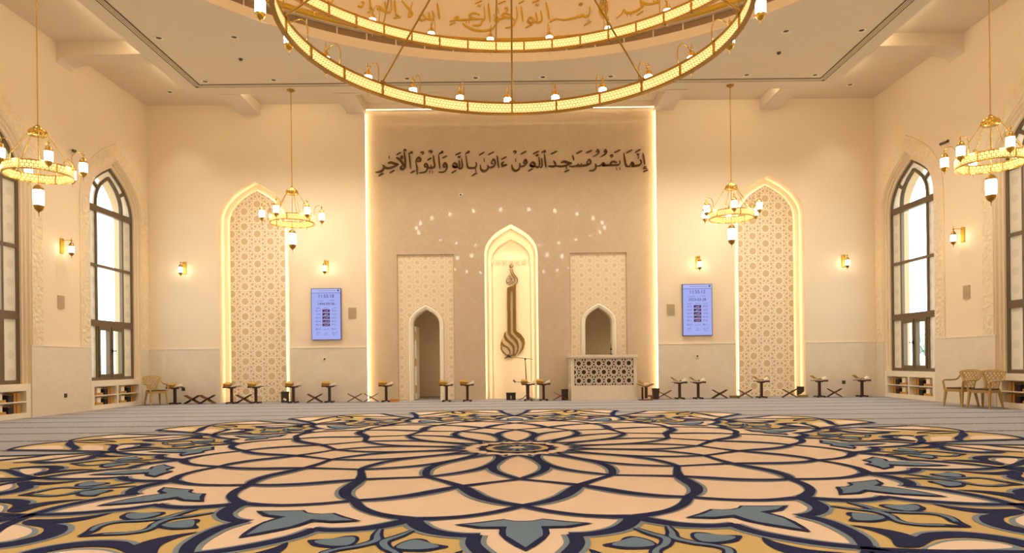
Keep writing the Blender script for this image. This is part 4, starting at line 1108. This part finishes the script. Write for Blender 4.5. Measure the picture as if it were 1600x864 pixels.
def tv(label, x, z, clock, date, lc, rc):
    t = thing('prayer_time_screen', label, 'screen', (x, YB - .03, z))
    W_, H_ = .93, 1.61
    b = MB(); b.bx(-W_ / 2, W_ / 2, -.03, .03, -H_ / 2, H_ / 2); b.build('housing', M['bezel'], t)
    b = MB(); b.bx(-W_ / 2 + .018, W_ / 2 - .018, -.034, -.03, -H_ / 2 + .018, H_ / 2 - .018); b.build('display', M['screen'], t)
    Z = lambda f: H_ / 2 - f * H_
    X = lambda f: (f - .5) * W_
    b = MB(); b.bx(-W_ / 2 + .018, W_ / 2 - .018, -.0346, -.034, Z(.088), H_ / 2 - .018); b.build('header_bar', M['screenhead'], t)
    b = MB(); b.bx(-W_ / 2 + .018, W_ / 2 - .018, -.0352, -.034, Z(.094), Z(.086))
    b.bx(X(.24), X(.84), -.0352, -.0346, Z(.049), Z(.043)); b.bx(X(.88), X(.94), -.0352, -.0346, Z(.062), Z(.025)); b.build('header_rule', M['inksoft'], t)
    text_into([(clock, .148, 0, Z(.155)), (date, .118, 0, Z(.302))], 'clock_and_date', M['inkdark'], t, -.0356)
    rows = [.435, .503, .571, .639, .707]
    names = ['الفجر', 'الظهر', 'العصر', 'المغرب', 'العشاء']
    b = MB()
    for r in rows: b.bx(X(.375), X(.625), -.0356, -.034, Z(r + .026), Z(r - .026))
    b.build('name_boxes', M['inkplum'], t)
    text_into([(shape(n_), .062, 0, Z(r)) for n_, r in zip(names, rows)], 'prayer_names', M['inkwhite'], t, -.0362)
    text_into([(q, .072, X(.235), Z(r)) for q, r in zip(lc, rows)] + [(q, .072, X(.765), Z(r)) for q, r in zip(rc, rows)] + [('06:21', .08, X(.235), Z(.788)), ('06:11', .08, X(.765), Z(.788))] +
              [(q, .052, X(f), Z(.897)) for q, f in (('01:11', .22), ('02:12', .5), ('06:12', .78))] +
              [(shape(q), .058, X(f), Z(zf)) for q, f, zf in (('الخميس', .3, .235), ('الثلاثاء', .7, .235), ('الاقامة', .23, .382), ('الصلاة', .5, .382), ('الاذان', .77, .382), ('الشروق', .5, .788), ('القيام', .22, .855), ('ليل', .5, .855), ('الضحي', .78, .855))],
              'times', M['inksoft'], t, -.0356)
    return t
tv('tall blue prayer-time screen showing 11:55:18 and 1444-09-06', -5.80, 2.735, '11:55:18', '1444-09-06', ('05:17', '12:47', '04:13', '06:44', '08:11'), ('04:57', '12:27', '03:53', '06:37', '07:51'))
tv('tall blue prayer-time screen showing 11:55:12 and 2023-03-28', 5.77, 2.745, '11:55:12', '2023-03-28', ('05:22', '12:47', '04:13', '06:44', '08:11'), ('04:57', '12:27', '15:53', '06:37', '07:51'))

# ------------------------------------------------------------------ small wall fittings
def speaker(label, loc, rz):
    t = thing('wall_speaker', label, 'speaker', loc, rz, 'flat wall speakers')
    b = MB(); b.box((0, -.012, 0), (.24, .024, .33)); b.build('frame', M['beige'], t)
    b = MB()
    for k in range(9): b.box((0, -.026, -.13 + k * .0325), (.20, .004, .02))
    b.build('grille', M['beige'], t); return t
s0 = speaker('beige flat speaker right of the prayer-time screen with the 1444 date', (-5.0, YB, 2.77), 0)
dup(s0, (4.95, YB, 2.77), 0, 'beige flat speaker left of the prayer-time screen with the 2023 date')
dup(s0, (-XW, 16.98, 2.81), pi / 2, 'beige flat speaker on the left wall below the sconce')
dup(s0, (XW, 16.9, 2.81), -pi / 2, 'beige flat speaker on the right wall below the sconce')
def cctv(label, loc, rz):
    t = thing('security_camera', label, 'camera', loc, rz)
    b = MB(); b.box((.02, 0, .03), (.04, .06, .06)); b.tube([(.03, 0, .02), (.10, 0, .02)], .012, 8); b.build('bracket', M['dial'], t)
    b = MB(); b.tube([(.07, .0, .0), (.15, -.12, -.02)], .035, 10); b.build('body', M['dial'], t); return t
c0 = cctv('small dark security camera high on the left wall beside the arch', (-XW, 17.5, 6.75), 0)
dup(c0, (XW, 17.55, 6.77), pi, 'small dark security camera high on the right wall beside the arch')
t = thing('dome_camera', 'small white round camera on the marble panel under the inscription', 'camera', (-1.58, YP, 6.45))
b = MB(); R90 = Matrix.Rotation(pi / 2, 3, 'X')
def disc(b, prof, c, n=16):
    b2 = MB(); b2.lathe(prof, n); off = len(b.v)
    b.v += [tuple(R90 @ Vector(v) + Vector(c)) for v in b2.v]; b.f += [tuple(off + i for i in f) for f in b2.f]; b.m += b2.m; b.sm += b2.sm
disc(b, [(.065, 0), (.065, .02), (.05, .045), (.03, .055)], (0, 0, 0)); b.build('housing', M['white'], t)
b = MB(); disc(b, [(.034, .05), (.02, .068), (0, .072)], (0, 0, 0)); b.build('lens', M['dark'], t)
for x, z, lb in ((-5.87, 1.34, 'small white wall controller on the marble dado below the left screen'), (5.76, 1.31, 'small white wall controller on the marble dado below the right screen')):
    t = thing('wall_controller', lb, 'controller', (x, YB - .025, z))
    b = MB(); b.box((0, -.01, 0), (.11, .02, .12)); b.build('plate', M['white'], t)
    b = MB(); disc(b, [(.03, 0), (.03, .012), (0, .014)], (0, -.02, .0)); b.build('dial', M['dial'], t)
for loc, rz, lb in (((-10.29, YB - .025, .444), 0, 'small black socket low on the back wall left of the lattice niche'), ((10.32, YB - .025, .44), 0, 'small black socket low on the back wall right of the lattice niche'),
                    ((-XW + .025, 17.09, .453), pi / 2, 'small black socket low on the left wall dado')):
    t = thing('wall_socket', lb, 'socket', loc, rz)
    b = MB(); b.box((0, -.006, 0), (.10, .012, .10)); b.build('plate', M['dark'], t)
    b = MB(); b.box((0, -.014, 0), (.05, .006, .05)); b.build('insert', M['dial'], t)

# ------------------------------------------------------------------ pulpit
t = thing('pulpit', 'white marble pulpit with dark lattice front under the right doorway arch', 'pulpit', (2.725, 20.2, 0))
hw, dp, H = .985, YP - 20.2 - .012, 1.37
b = MB(); b.bx(-hw, hw, .03, dp, 0, .42); b.bx(-hw, -hw + .09, .03, .10, .42, 1.29); b.bx(hw - .09, hw, .03, .10, .42, 1.29)
b.bx(-hw, -hw + .06, dp - .1, dp, .42, 1.29); b.bx(hw - .06, hw, dp - .1, dp, .42, 1.29); b.bx(-hw + .09, hw - .09, .03, .10, .42, .45); b.bx(-hw + .09, hw - .09, .03, .10, 1.255, 1.29)
b.build('body', M['dado'], t)
b = MB(); b.bx(-hw - .03, hw + .03, .0, .14, 1.29, H); b.bx(-hw - .03, -hw + .11, .14, dp, 1.29, H); b.bx(hw - .11, hw + .03, .14, dp, 1.29, H); b.build('top_rail', M['dado'], t)
b = MB(); b.bx(-hw + .09, hw - .09, .085, .098, .45, 1.255); b.bx(-hw + .03, -hw + .04, .10, dp - .1, .42, 1.29); b.bx(hw - .04, hw - .03, .10, dp - .1, .42, 1.29); b.build('dark_backing', M['wood'], t)
b = MB(); ins = lambda z, x: abs(x) < hw - .085 and .445 < z < 1.26
rosettes(b, .4, 1.3, -hw, hw, .30, .015, lambda z, x, d: (x, d, z), .085, .04, ins, ox=.853, oz=0)
b.build('front_lattice', M['dado'], t)
b = MB(); ins = lambda z, y: .11 < y < dp - .11 and .43 < z < 1.28
for sx in (-1, 1): rosettes(b, .4, 1.3, 0, dp, .36, .034, lambda z, y, d, sx=sx: (sx * (hw - .035 + d), y, z), 0, .03, ins, ox=.853, oz=.5)
b.build('side_lattice', M['dado'], t)
t = thing('pulpit_microphone', 'slim dark microphone standing behind the pulpit rail', 'microphone', (2.95, 20.27, 1.37))
b = MB(); b.lathe([(0, 0), (.05, 0), (.05, .015), (.012, .03), (.008, .06)], 12); b.build('base', M['dark'], t)
b = MB(); b.tube([(0, 0, .03), (0, 0, .20), (.0, -.02, .32)], .008, 6); b.build('gooseneck', M['dark'], t)
b = MB(); b.lathe([(0, .14), (.03, .145), (.034, .165), (.03, .18), (0, .185)], 10); b.build('windscreen', M['dark'], t)

# microphone stand in front of the mihrab
X_, Y_ = on_floor(822, 624.5); Y_ = 21.0; X_ = CAMX + 25.5 * Y_ / FPX
t = thing('microphone_stand', 'thin black microphone stand with two booms in front of the mihrab', 'microphone stand', (X_, Y_, 0))
b = MB(); b.tube([(0, 0, .05), (-.01, 0, .62), (-.035, 0, 1.27)], [.018, .016, .012], 8); b.build('post', M['dark'], t)
for k in range(3):
    a = 2 * pi * k / 3 + pi / 2
    b = MB(); b.tube([(0, 0, .16), (.12 * cos(a), .12 * sin(a), .07), (.27 * cos(a), .27 * sin(a), .012)], .012, 6); b.build('leg', M['dark'], t)
b = MB(); b.tube([(-.52, -.02, 1.345), (-.035, 0, 1.285), (.20, .01, 1.26)], .009, 6); b.box((-.035, 0, 1.27), (.05, .05, .06)); b.build('upper_boom', M['dark'], t)
b = MB(); b.tube([(-.36, 0, .56), (0, 0, .545), (.23, 0, .535)], .009, 6); b.box((-.005, 0, .545), (.05, .05, .05)); b.build('lower_boom', M['dark'], t)
b = MB(); b.tube([(-.58, -.03, 1.40), (-.50, -.01, 1.33)], [.04, .03], 10); b.tube([(-.56, -.03, 1.37), (-.66, -.03, 1.30)], .015, 6); b.build('upper_microphone', M['dark'], t)
b = MB(); b.tube([(-.41, 0, .62), (-.35, 0, .55)], [.026, .022], 10); b.build('lower_microphone', M['dark'], t)

# ------------------------------------------------------------------ book stands with open books
def reading_stand(label, loc, rz=0):
    t = thing('reading_stand', label, 'book stand', loc, rz, 'walnut book stands along the back wall')
    b = MB()
    for s in (-1, 1): b.box((s * .10, 0, .500), (.215, .30, .018), 0, Matrix.Rotation(s * -.10 if s < 0 else -.20, 3, 'Y'))
    b.build('tray', M['wood'], t)
    b = MB(); b.box((0, -.155, .495), (.40, .014, .03)); b.build('book_ledge', M['wood'], t)
    b = MB(); b.box((0, 0, .27), (.075, .055, .46)); b.box((0, 0, .47), (.16, .14, .02)); b.build('post', M['wood'], t)
    b = MB(); b.box((0, 0, .035), (.20, .08, .025)); b.build('base', M['wood'], t)
    for s in (-1, 1):
        b = MB(); b.box((s * .10, 0, .03), (.05, .28, .03)); b.box((s * .10, -.12, .010), (.06, .05, .02)); b.box((s * .10, .12, .010), (.06, .05, .02)); b.build('foot', M['dark'], t)
    return t
def open_book(label, loc, rz, lean):
    t = thing('open_book', label, 'book', loc, rz, 'open gold-covered books on the stands')
    if lean == 0:      # stands on the left half of the hall show the thick gold side
        b = MB(); b.box((-.115, 0, .075), (.20, .20, .10), 0, Matrix.Rotation(.10, 3, 'Y') @ Matrix.Rotation(.25, 3, 'X')); b.build('cover', M['cover'], t)
    else:
        b = MB(); b.box((-.155, 0, .095), (.24, .20, .022), 0, Matrix.Rotation(.62, 3, 'Y')); b.build('cover', M['cover'], t)
        b = MB(); b.box((-.10, 0, .045), (.13, .18, .035), 0, Matrix.Rotation(.25, 3, 'Y')); b.build('left_pages', M['pages'], t)
    b = MB(); b.box((.10, 0, .055), (.20, .19, .035), 0, Matrix.Rotation(-.24, 3, 'Y')); b.box((.13, .03, .085), (.15, .12, .02), 0, Matrix.Rotation(-.55, 3, 'Y')); b.build('pages', M['pages'], t)
    b = MB(); b.box((.02, -.02, .055), (.03, .16, .03), 0, Matrix.Rotation(-.5, 3, 'Y')); b.build('page_marker', M['midwood'], t)
    return t
ST = [(273.5, 'beside the plastic chair in the left corner'), (362, 'at the left edge of the left lattice niche'), (400, 'in the middle of the left lattice niche'), (458.5, 'beside the dark box right of the left niche'),
      (515, 'below the left prayer-time screen'), (603.6, 'beside the orange box near the left light strip'), (698, 'just right of the open doorway'), (730.5, 'between the open doorway and the mihrab'),
      (825.5, 'in front of the microphone stand'), (849.5, 'at the right edge of the mihrab'), (1062, 'right of the marble pulpit, nearer the light strip'), (1091, 'below the right prayer-time screen'),
      (1190, 'in front of the right lattice niche'), (1280.5, 'just right of the right lattice niche'), (1347, 'nearest the right corner')]
s0 = b0_ = b1_ = None
for i, (px, where) in enumerate(ST):
    Y = 20.55 if 640 < px < 1100 else 20.72
    z_ = 0
    X = CAMX + (px - 797 - .65) * Y / FPX
    lb, bl = 'walnut book stand ' + where, 'gold open book on the stand ' + where
    s0 = dup(s0, (X, Y, 0), 0, lb) if s0 else reading_stand(lb, (X, Y, 0))
    if px < 900:
        b0_ = dup(b0_, (X, Y, .50), 0, bl) if b0_ else open_book(bl, (X, Y, .50), 0, 0)
    else:
        b1_ = dup(b1_, (X, Y, .50), 0, bl) if b1_ else open_book(bl, (X, Y, .50), 0, 1)
# the reading desk beside the pulpit
X = CAMX + (1009 - 797) * 20.1 / FPX
t = thing('reading_desk', 'brown wooden reading desk standing beside the right side of the pulpit', 'book stand', (X, 20.1, 0))
b = MB(); b.box((-.13, 0, .44), (.26, .3, .02), 0, Matrix.Rotation(.35, 3, 'Y')); b.box((.10, 0, .44), (.24, .3, .025), 0, Matrix.Rotation(-.38, 3, 'Y')); b.build('tray', M['midwood'], t)
b = MB(); b.box((-.10, .05, .20), (.05, .06, .38)); b.box((.0, 0, .24), (.08, .06, .36)); b.build('post', M['wood'], t)
b = MB(); b.bx(-.22, .18, -.1, .1, 0, .03); b.bx(.02, .18, -.1, .1, .11, .15); b.bx(.15, .18, -.1, .1, .03, .11); b.build('base', M['midwood'], t)
t = thing('open_book', 'small tan book lying open on the wooden reading desk beside the pulpit', 'book', (X, 20.1, .46))
b = MB(); b.box((-.15, 0, .07), (.16, .18, .05), 0, Matrix.Rotation(.5, 3, 'Y')); b.build('cover', M['cover'], t)
b = MB(); b.box((-.02, 0, .035), (.16, .16, .03), 0, Matrix.Rotation(-.1, 3, 'Y')); b.build('pages', M['pages'], t)
# folding cross-legged stands
def cross_stand(label, loc, rz, wd):
    t = thing('folding_book_rest', label, 'book rest', loc, rz, 'low folding wooden book rests')
    for s in (-1, 1):
        b = MB(); P = [(-.225, .012), (-.10, .085), (0, .145), (.11, .20), (.215, .262)]
        b.strip([(s * x, z) for x, z in P], [.02, .022, .024, .022, .016], lambda u, v, d: (u, d, v), wd / 2 + s * .004, -wd / 2 + s * .004)
        b.strip([(s * x, z) for x, z in P], [.02, .022, .024, .022, .016], lambda u, v, d: (u, d, v), -wd / 2 + s * .004, wd / 2 + s * .004)
        b.build('board', M['midwood'] if s < 0 else M['wood'], t)
    return t
CS = [(300.5, 630.5, 0, 'left of the pair near the left corner'), (324, 630.5, 0, 'right of the pair near the left corner'), (381, 629, 0, 'between the two book stands in the left niche'), (492, 628.5, 0, 'left of the stand below the left screen'),
      (554.5, 627.8, 1, 'left of the light strip beside the marble panel'), (580, 627.5, 1, 'in front of the left light strip'), (876, 625.8, 1, 'in front of the dark box left of the pulpit'), (1037.7, 623.5, 1, 'right of the dark bin by the pulpit'),
      (1124.7, 622.5, 0, 'below the right screen near the olive box'), (1164, 622, 1, 'at the left foot of the right lattice niche'), (1234, 621.3, 1, 'at the right foot of the right lattice niche'), (1304, 620.6, 1, 'between the two stands at the right end')]
p0 = {}
for px, py, k, where in CS:
    X, Y = on_floor(px, py); Y = min(Y, 20.75); X = CAMX + (px - 797 - .65) * Y / FPX
    lb = 'low folding crossed wooden book rest ' + where
    p0[k] = dup(p0[k], (X, Y, 0), 0, lb) if k in p0 else cross_stand(lb, (X, Y, 0), 0, .22 if k == 0 else .10)
# boxes and bins
def boxy(name, label, cat, px, Y, w_, d_, h_, mt, lid=None):
    X = CAMX + (px - 797 - .65) * Y / FPX
    t = thing(name, label, cat, (X, Y, 0))
    b = MB(); b.bx(-w_ / 2, w_ / 2, -d_ / 2, d_ / 2, 0, h_ * .86); b.build('body', mt, t)
    b = MB(); b.bx(-w_ / 2 - .006, w_ / 2 + .006, -d_ / 2 - .006, d_ / 2 + .006, h_ * .86, h_); b.build('lid', lid or mt, t)
    return t
t = boxy('storage_box', 'dark box behind the book stand right of the left lattice niche', 'box', 445.5, 20.93, .18, .2, .34, M['bin'])
b = MB(); b.box((.03, -.104, .10), (.10, .004, .06), 0, Matrix.Rotation(.5, 3, 'Y')); b.build('paper_label', M['pages'], t)
t = boxy('loudspeaker_box', 'black square monitor box on the floor inside the mihrab', 'speaker', 798.5, 21.05, .29, .22, .23, M['dark'])
b = MB(); b.box((0, -.113, .09), (.04, .006, .10)); b.build('badge', M['beige'], t)
boxy('storage_box', 'tall dark box beside the left side of the pulpit', 'box', 882.5, 20.75, .19, .2, .33, M['bin'])
X = CAMX + (1024 - 797) * 20.6 / FPX
t = thing('waste_bin', 'dark tapered waste bin at the right light strip', 'bin', (X, 20.6, 0))
b = MB(); P = [(-.075, 0), (.075, 0), (.10, .32), (-.10, .32)]; b.prism(P, -.08, .08, lambda u, v, d: (u, d * (1 + v * .8), v)); b.build('body', M['bin'], t)
b = MB(); b.bx(-.105, .105, -.11, .11, .32, .335); b.build('rim', M['dark'], t)
boxy('tissue_box', 'low orange box on the floor near the open doorway', 'box', 616.5, 20.7, .26, .14, .085, M['orange'])
boxy('tissue_box', 'low olive box on the floor left of the right lattice niche', 'box', 1147.5, 20.75, .26, .14, .075, M['olive'])
X = CAMX + (1253.5 - 797) * 20.8 / FPX
t = thing('floor_seat', 'small dark legless floor seat at the right edge of the right lattice niche', 'seat', (X, 20.8, 0))
b = MB(); b.bx(-.12, .13, -.1, .12, 0, .07); b.build('seat', M['olive'], t)
b = MB(); b.prism([(-.13, .07), (-.13, .33), (.07, .33), (.07, .18), (-.02, .10)], -.03, .03, lambda u, v, d: (u, .08 + d, v)); b.build('backrest', M['bin'], t)

# ------------------------------------------------------------------ plastic armchairs
def plastic_chair(label, loc, rz):
    t = thing('plastic_armchair', label, 'chair', loc, rz, 'tan plastic armchairs')
    pl = M['plastic']
    b = MB(); P = cr([(-.22, -.24), (0, -.27), (.22, -.24), (.24, 0), (.20, .22), (0, .24), (-.20, .22), (-.24, 0)], 4, True)
    b.prism(P, .395, .425, lambda u, v, d: (u, v, d)); b.prism([(u * .97, v * .97) for u, v in P], .36, .395, lambda u, v, d: (u, v, d)); b.build('seat', pl, t)
    b = MB(); b.prism([(u * .93, v * .93) for u, v in P], .425, .455, lambda u, v, d: (u, v, d)); b.build('seat_cushion', M['cushion'], t)
    tilt = lambda u, v, d: (u, .22 + d + (v - .42) * .26 - (u / .28) ** 2 * .05, v)
    OUT = [(-.13, .43), (-.14, .56), (-.17, .66), (-.235, .77), (-.25, .83), (-.13, .855), (0, .862), (.13, .855), (.25, .83), (.235, .77), (.17, .66), (.14, .56), (.13, .43)]
    o_ = cr(OUT, 3)
    b = MB(); b.strip(o_, .045, tilt, -.012, .014); b.strip(o_, .045, tilt, .014, -.012)
    xs = lambda v: (.135 if v < .56 else .14 + (v - .56) * .45 if v < .77 else .235)
    for k in range(-6, 7):
        for s in (-1, 1):
            seg = []
            for j in range(24):
                v = .44 + .40 * j / 23; uu = k * .085 + s * (v - .64) * .8
                if abs(uu) < xs(v): seg.append((uu, v))
            if len(seg) > 2: b.strip(seg, .022, tilt, -.006, .008 + s * .001); b.strip(seg, .022, tilt, .008, -.006 - s * .001)
    b.build('backrest', pl, t)
    for s in (-1, 1):
        b = MB(); pth = cr([(s * .235, .29, .80), (s * .265, .24, .70), (s * .28, .17, .645), (s * .285, .0, .635), (s * .275, -.20, .635), (s * .265, -.255, .60)], 4)
        b.tube(pth, .021, 8); b.tube([(s * .265, -.255, .60), (s * .235, -.24, .40)], [.021, .026], 8); b.build('arm', pl, t)
        b = MB(); b.tube([(s * .215, -.22, .40), (s * .245, -.265, 0)], [.038, .022], 8); b.build('leg', pl, t)
        b = MB(); b.tube([(s * .18, .19, .40), (s * .225, .265, 0)], [.036, .022], 8); b.build('leg', pl, t)
    return t
c0 = plastic_chair('tan plastic armchair alone in the left corner by the bookcase', (-10.72, 20.25, 0), .85)
dup(c0, (10.72, 16.18, 0), -1.3, 'tan plastic armchair of the right-hand pair, the one farther from the viewer')
dup(c0, (10.80, 15.47, 0), -1.15, 'tan plastic armchair of the right-hand pair, the nearer one in front')

# ------------------------------------------------------------------ bookcases under the windows
def bookcase(label, sd, c):
    t = thing('bookcase', label, 'bookcase', (sd * XW, c, 0), 0 if sd > 0 else pi)       # local +x goes into the wall
    w_ = HW - .004; D = .32
    b = MB(); b.bx(0, D, -w_, w_, 0, .12); b.bx(0, D, -w_, w_, .63, SILL); b.bx(0, D, -w_, -w_ + .15, .12, .63); b.bx(0, D, w_ - .15, w_, .12, .63); b.bx(D - .02, D, -w_ + .15, w_ - .15, .12, .63)
    b.build('carcass', M['white'], t)
    b = MB(); b.bx(.0, D - .02, -.03, .03, .12, .63); b.build('divider', M['white'], t)
    for y0, y1 in ((-w_ + .15, -.03), (.03, w_ - .15)):
        b = MB(); b.bx(.0, D - .02, y0, y1, .365, .39); b.build('shelf', M['white'], t)
    return t
def book_proto(mt, th, h, d, nm):
    b = MB(); b.bx(0, d, -th / 2, th / 2, 0, h)          # spine at x = 0
    o = b.build('book', mt); 
    p = MB(); p.bx(.008, d + .001, -th / 2 + .005, th / 2 - .005, .004, h + .0015); p.build('pages', M['pages'], o)
    return o
protos = {k: book_proto(M[k2], th, h, .17, k) for k, k2, th, h in (('ochre', 'coverb', .045, .20), ('brown', 'covera', .045, .19), ('black', 'coverd', .15, .16), ('pale', 'pages', .16, .14), ('flat', 'coverb', .03, .34))}
used_p = set()
def put_book(kind, loc, rot, label, group):
    p = protos[kind]
    if kind in used_p: o = dup(p)
    else: o = p; used_p.add(kind)
    o.location = loc; o.rotation_euler = rot; tag(o, label, 'book', group)
    return o
for sd, nm in ((-1, 'left'), (1, 'right')):
    for wi, c in enumerate(WY[:2]):
        wh = 'far' if wi == 0 else 'near'
        where = 'under the %s %s window' % (wh, nm)
        bookcase('white built-in bookcase ' + where, sd, c)
        for bi, ya in enumerate((.06, -1.09)):            # far bay, near bay (towards the viewer)
            for zi, z0 in enumerate((.39, .12)):
                bay = ('far' if bi == 0 else 'near') + (' upper' if zi == 0 else ' lower') + ' bay'
                L = lambda q: '%s, %s of the bookcase %s' % (q, bay, where)
                wy = c + ya; fx = sd * (XW + .05); rz = 0 if sd > 0 else pi
                g = 'books %s %s' % (bay, where)
                yy = wy + .98
                for k in range(4):
                    kd = 'ochre' if k != 2 else 'brown'
                    y_ = yy - .10 - k * .05
                    put_book(kd, (fx, y_, z0), (0, 0, rz), L('ochre upright book' if kd == 'ochre' else 'brown upright book'), g)
                for k in range(2):
                    y_ = wy + .50 - k * .0
                    put_book('flat', (fx, wy + .12 + .0, z0 + .016 + k * .031), (-pi / 2 if sd > 0 else pi / 2, 0, rz), L('%s flat ochre book' % ('lower' if k == 0 else 'upper')), g)
                put_book('black', (fx, wy + .60, z0), (0, 0, rz), L('thick black book'), g)
                put_book('pale', (fx, wy + .27, z0 + .064), (0, 0, rz), L('pale book on flat books'), g)
# trees beyond the right-hand windows
gm = mat('grey_green_leaves', (150, 168, 158), .9, var=.2, scale=3); tm = mat('bark', (120, 104, 88), .9)
for i, (x, y, h, lb) in enumerate(((58.5, 95, 5.2, 'hazy green tree seen through the right far window, taller one'), (62.5, 98, 4.4, 'hazy green tree seen through the right far window, shorter one'), (55.5, 97, 3.6, 'hazy bush-like tree seen at the left of the right far window'))):
    t = thing('distant_tree', lb, 'tree', (x, y, -.35), 0, 'trees beyond the windows')
    b = MB(); b.tube([(0, 0, 0), (.05, 0, h * .5)], [.14, .09], 8); b.build('trunk', tm, t)
    b = MB(); rnd = random.Random(i)
    for k in range(16):
        a, r = rnd.uniform(0, 6.28), rnd.uniform(0, h * .24); cz = rnd.uniform(h * .42, h * .9); rr_ = rnd.uniform(.3, .55) * h * .26
        pr = [(rr_ * sin(pi * q / 6) * rnd.uniform(.85, 1.15), -rr_ * cos(pi * q / 6)) for q in range(7)]
        b.lathe(pr, 8, (r * cos(a), r * sin(a), cz))
    b.build('crown', gm, t)
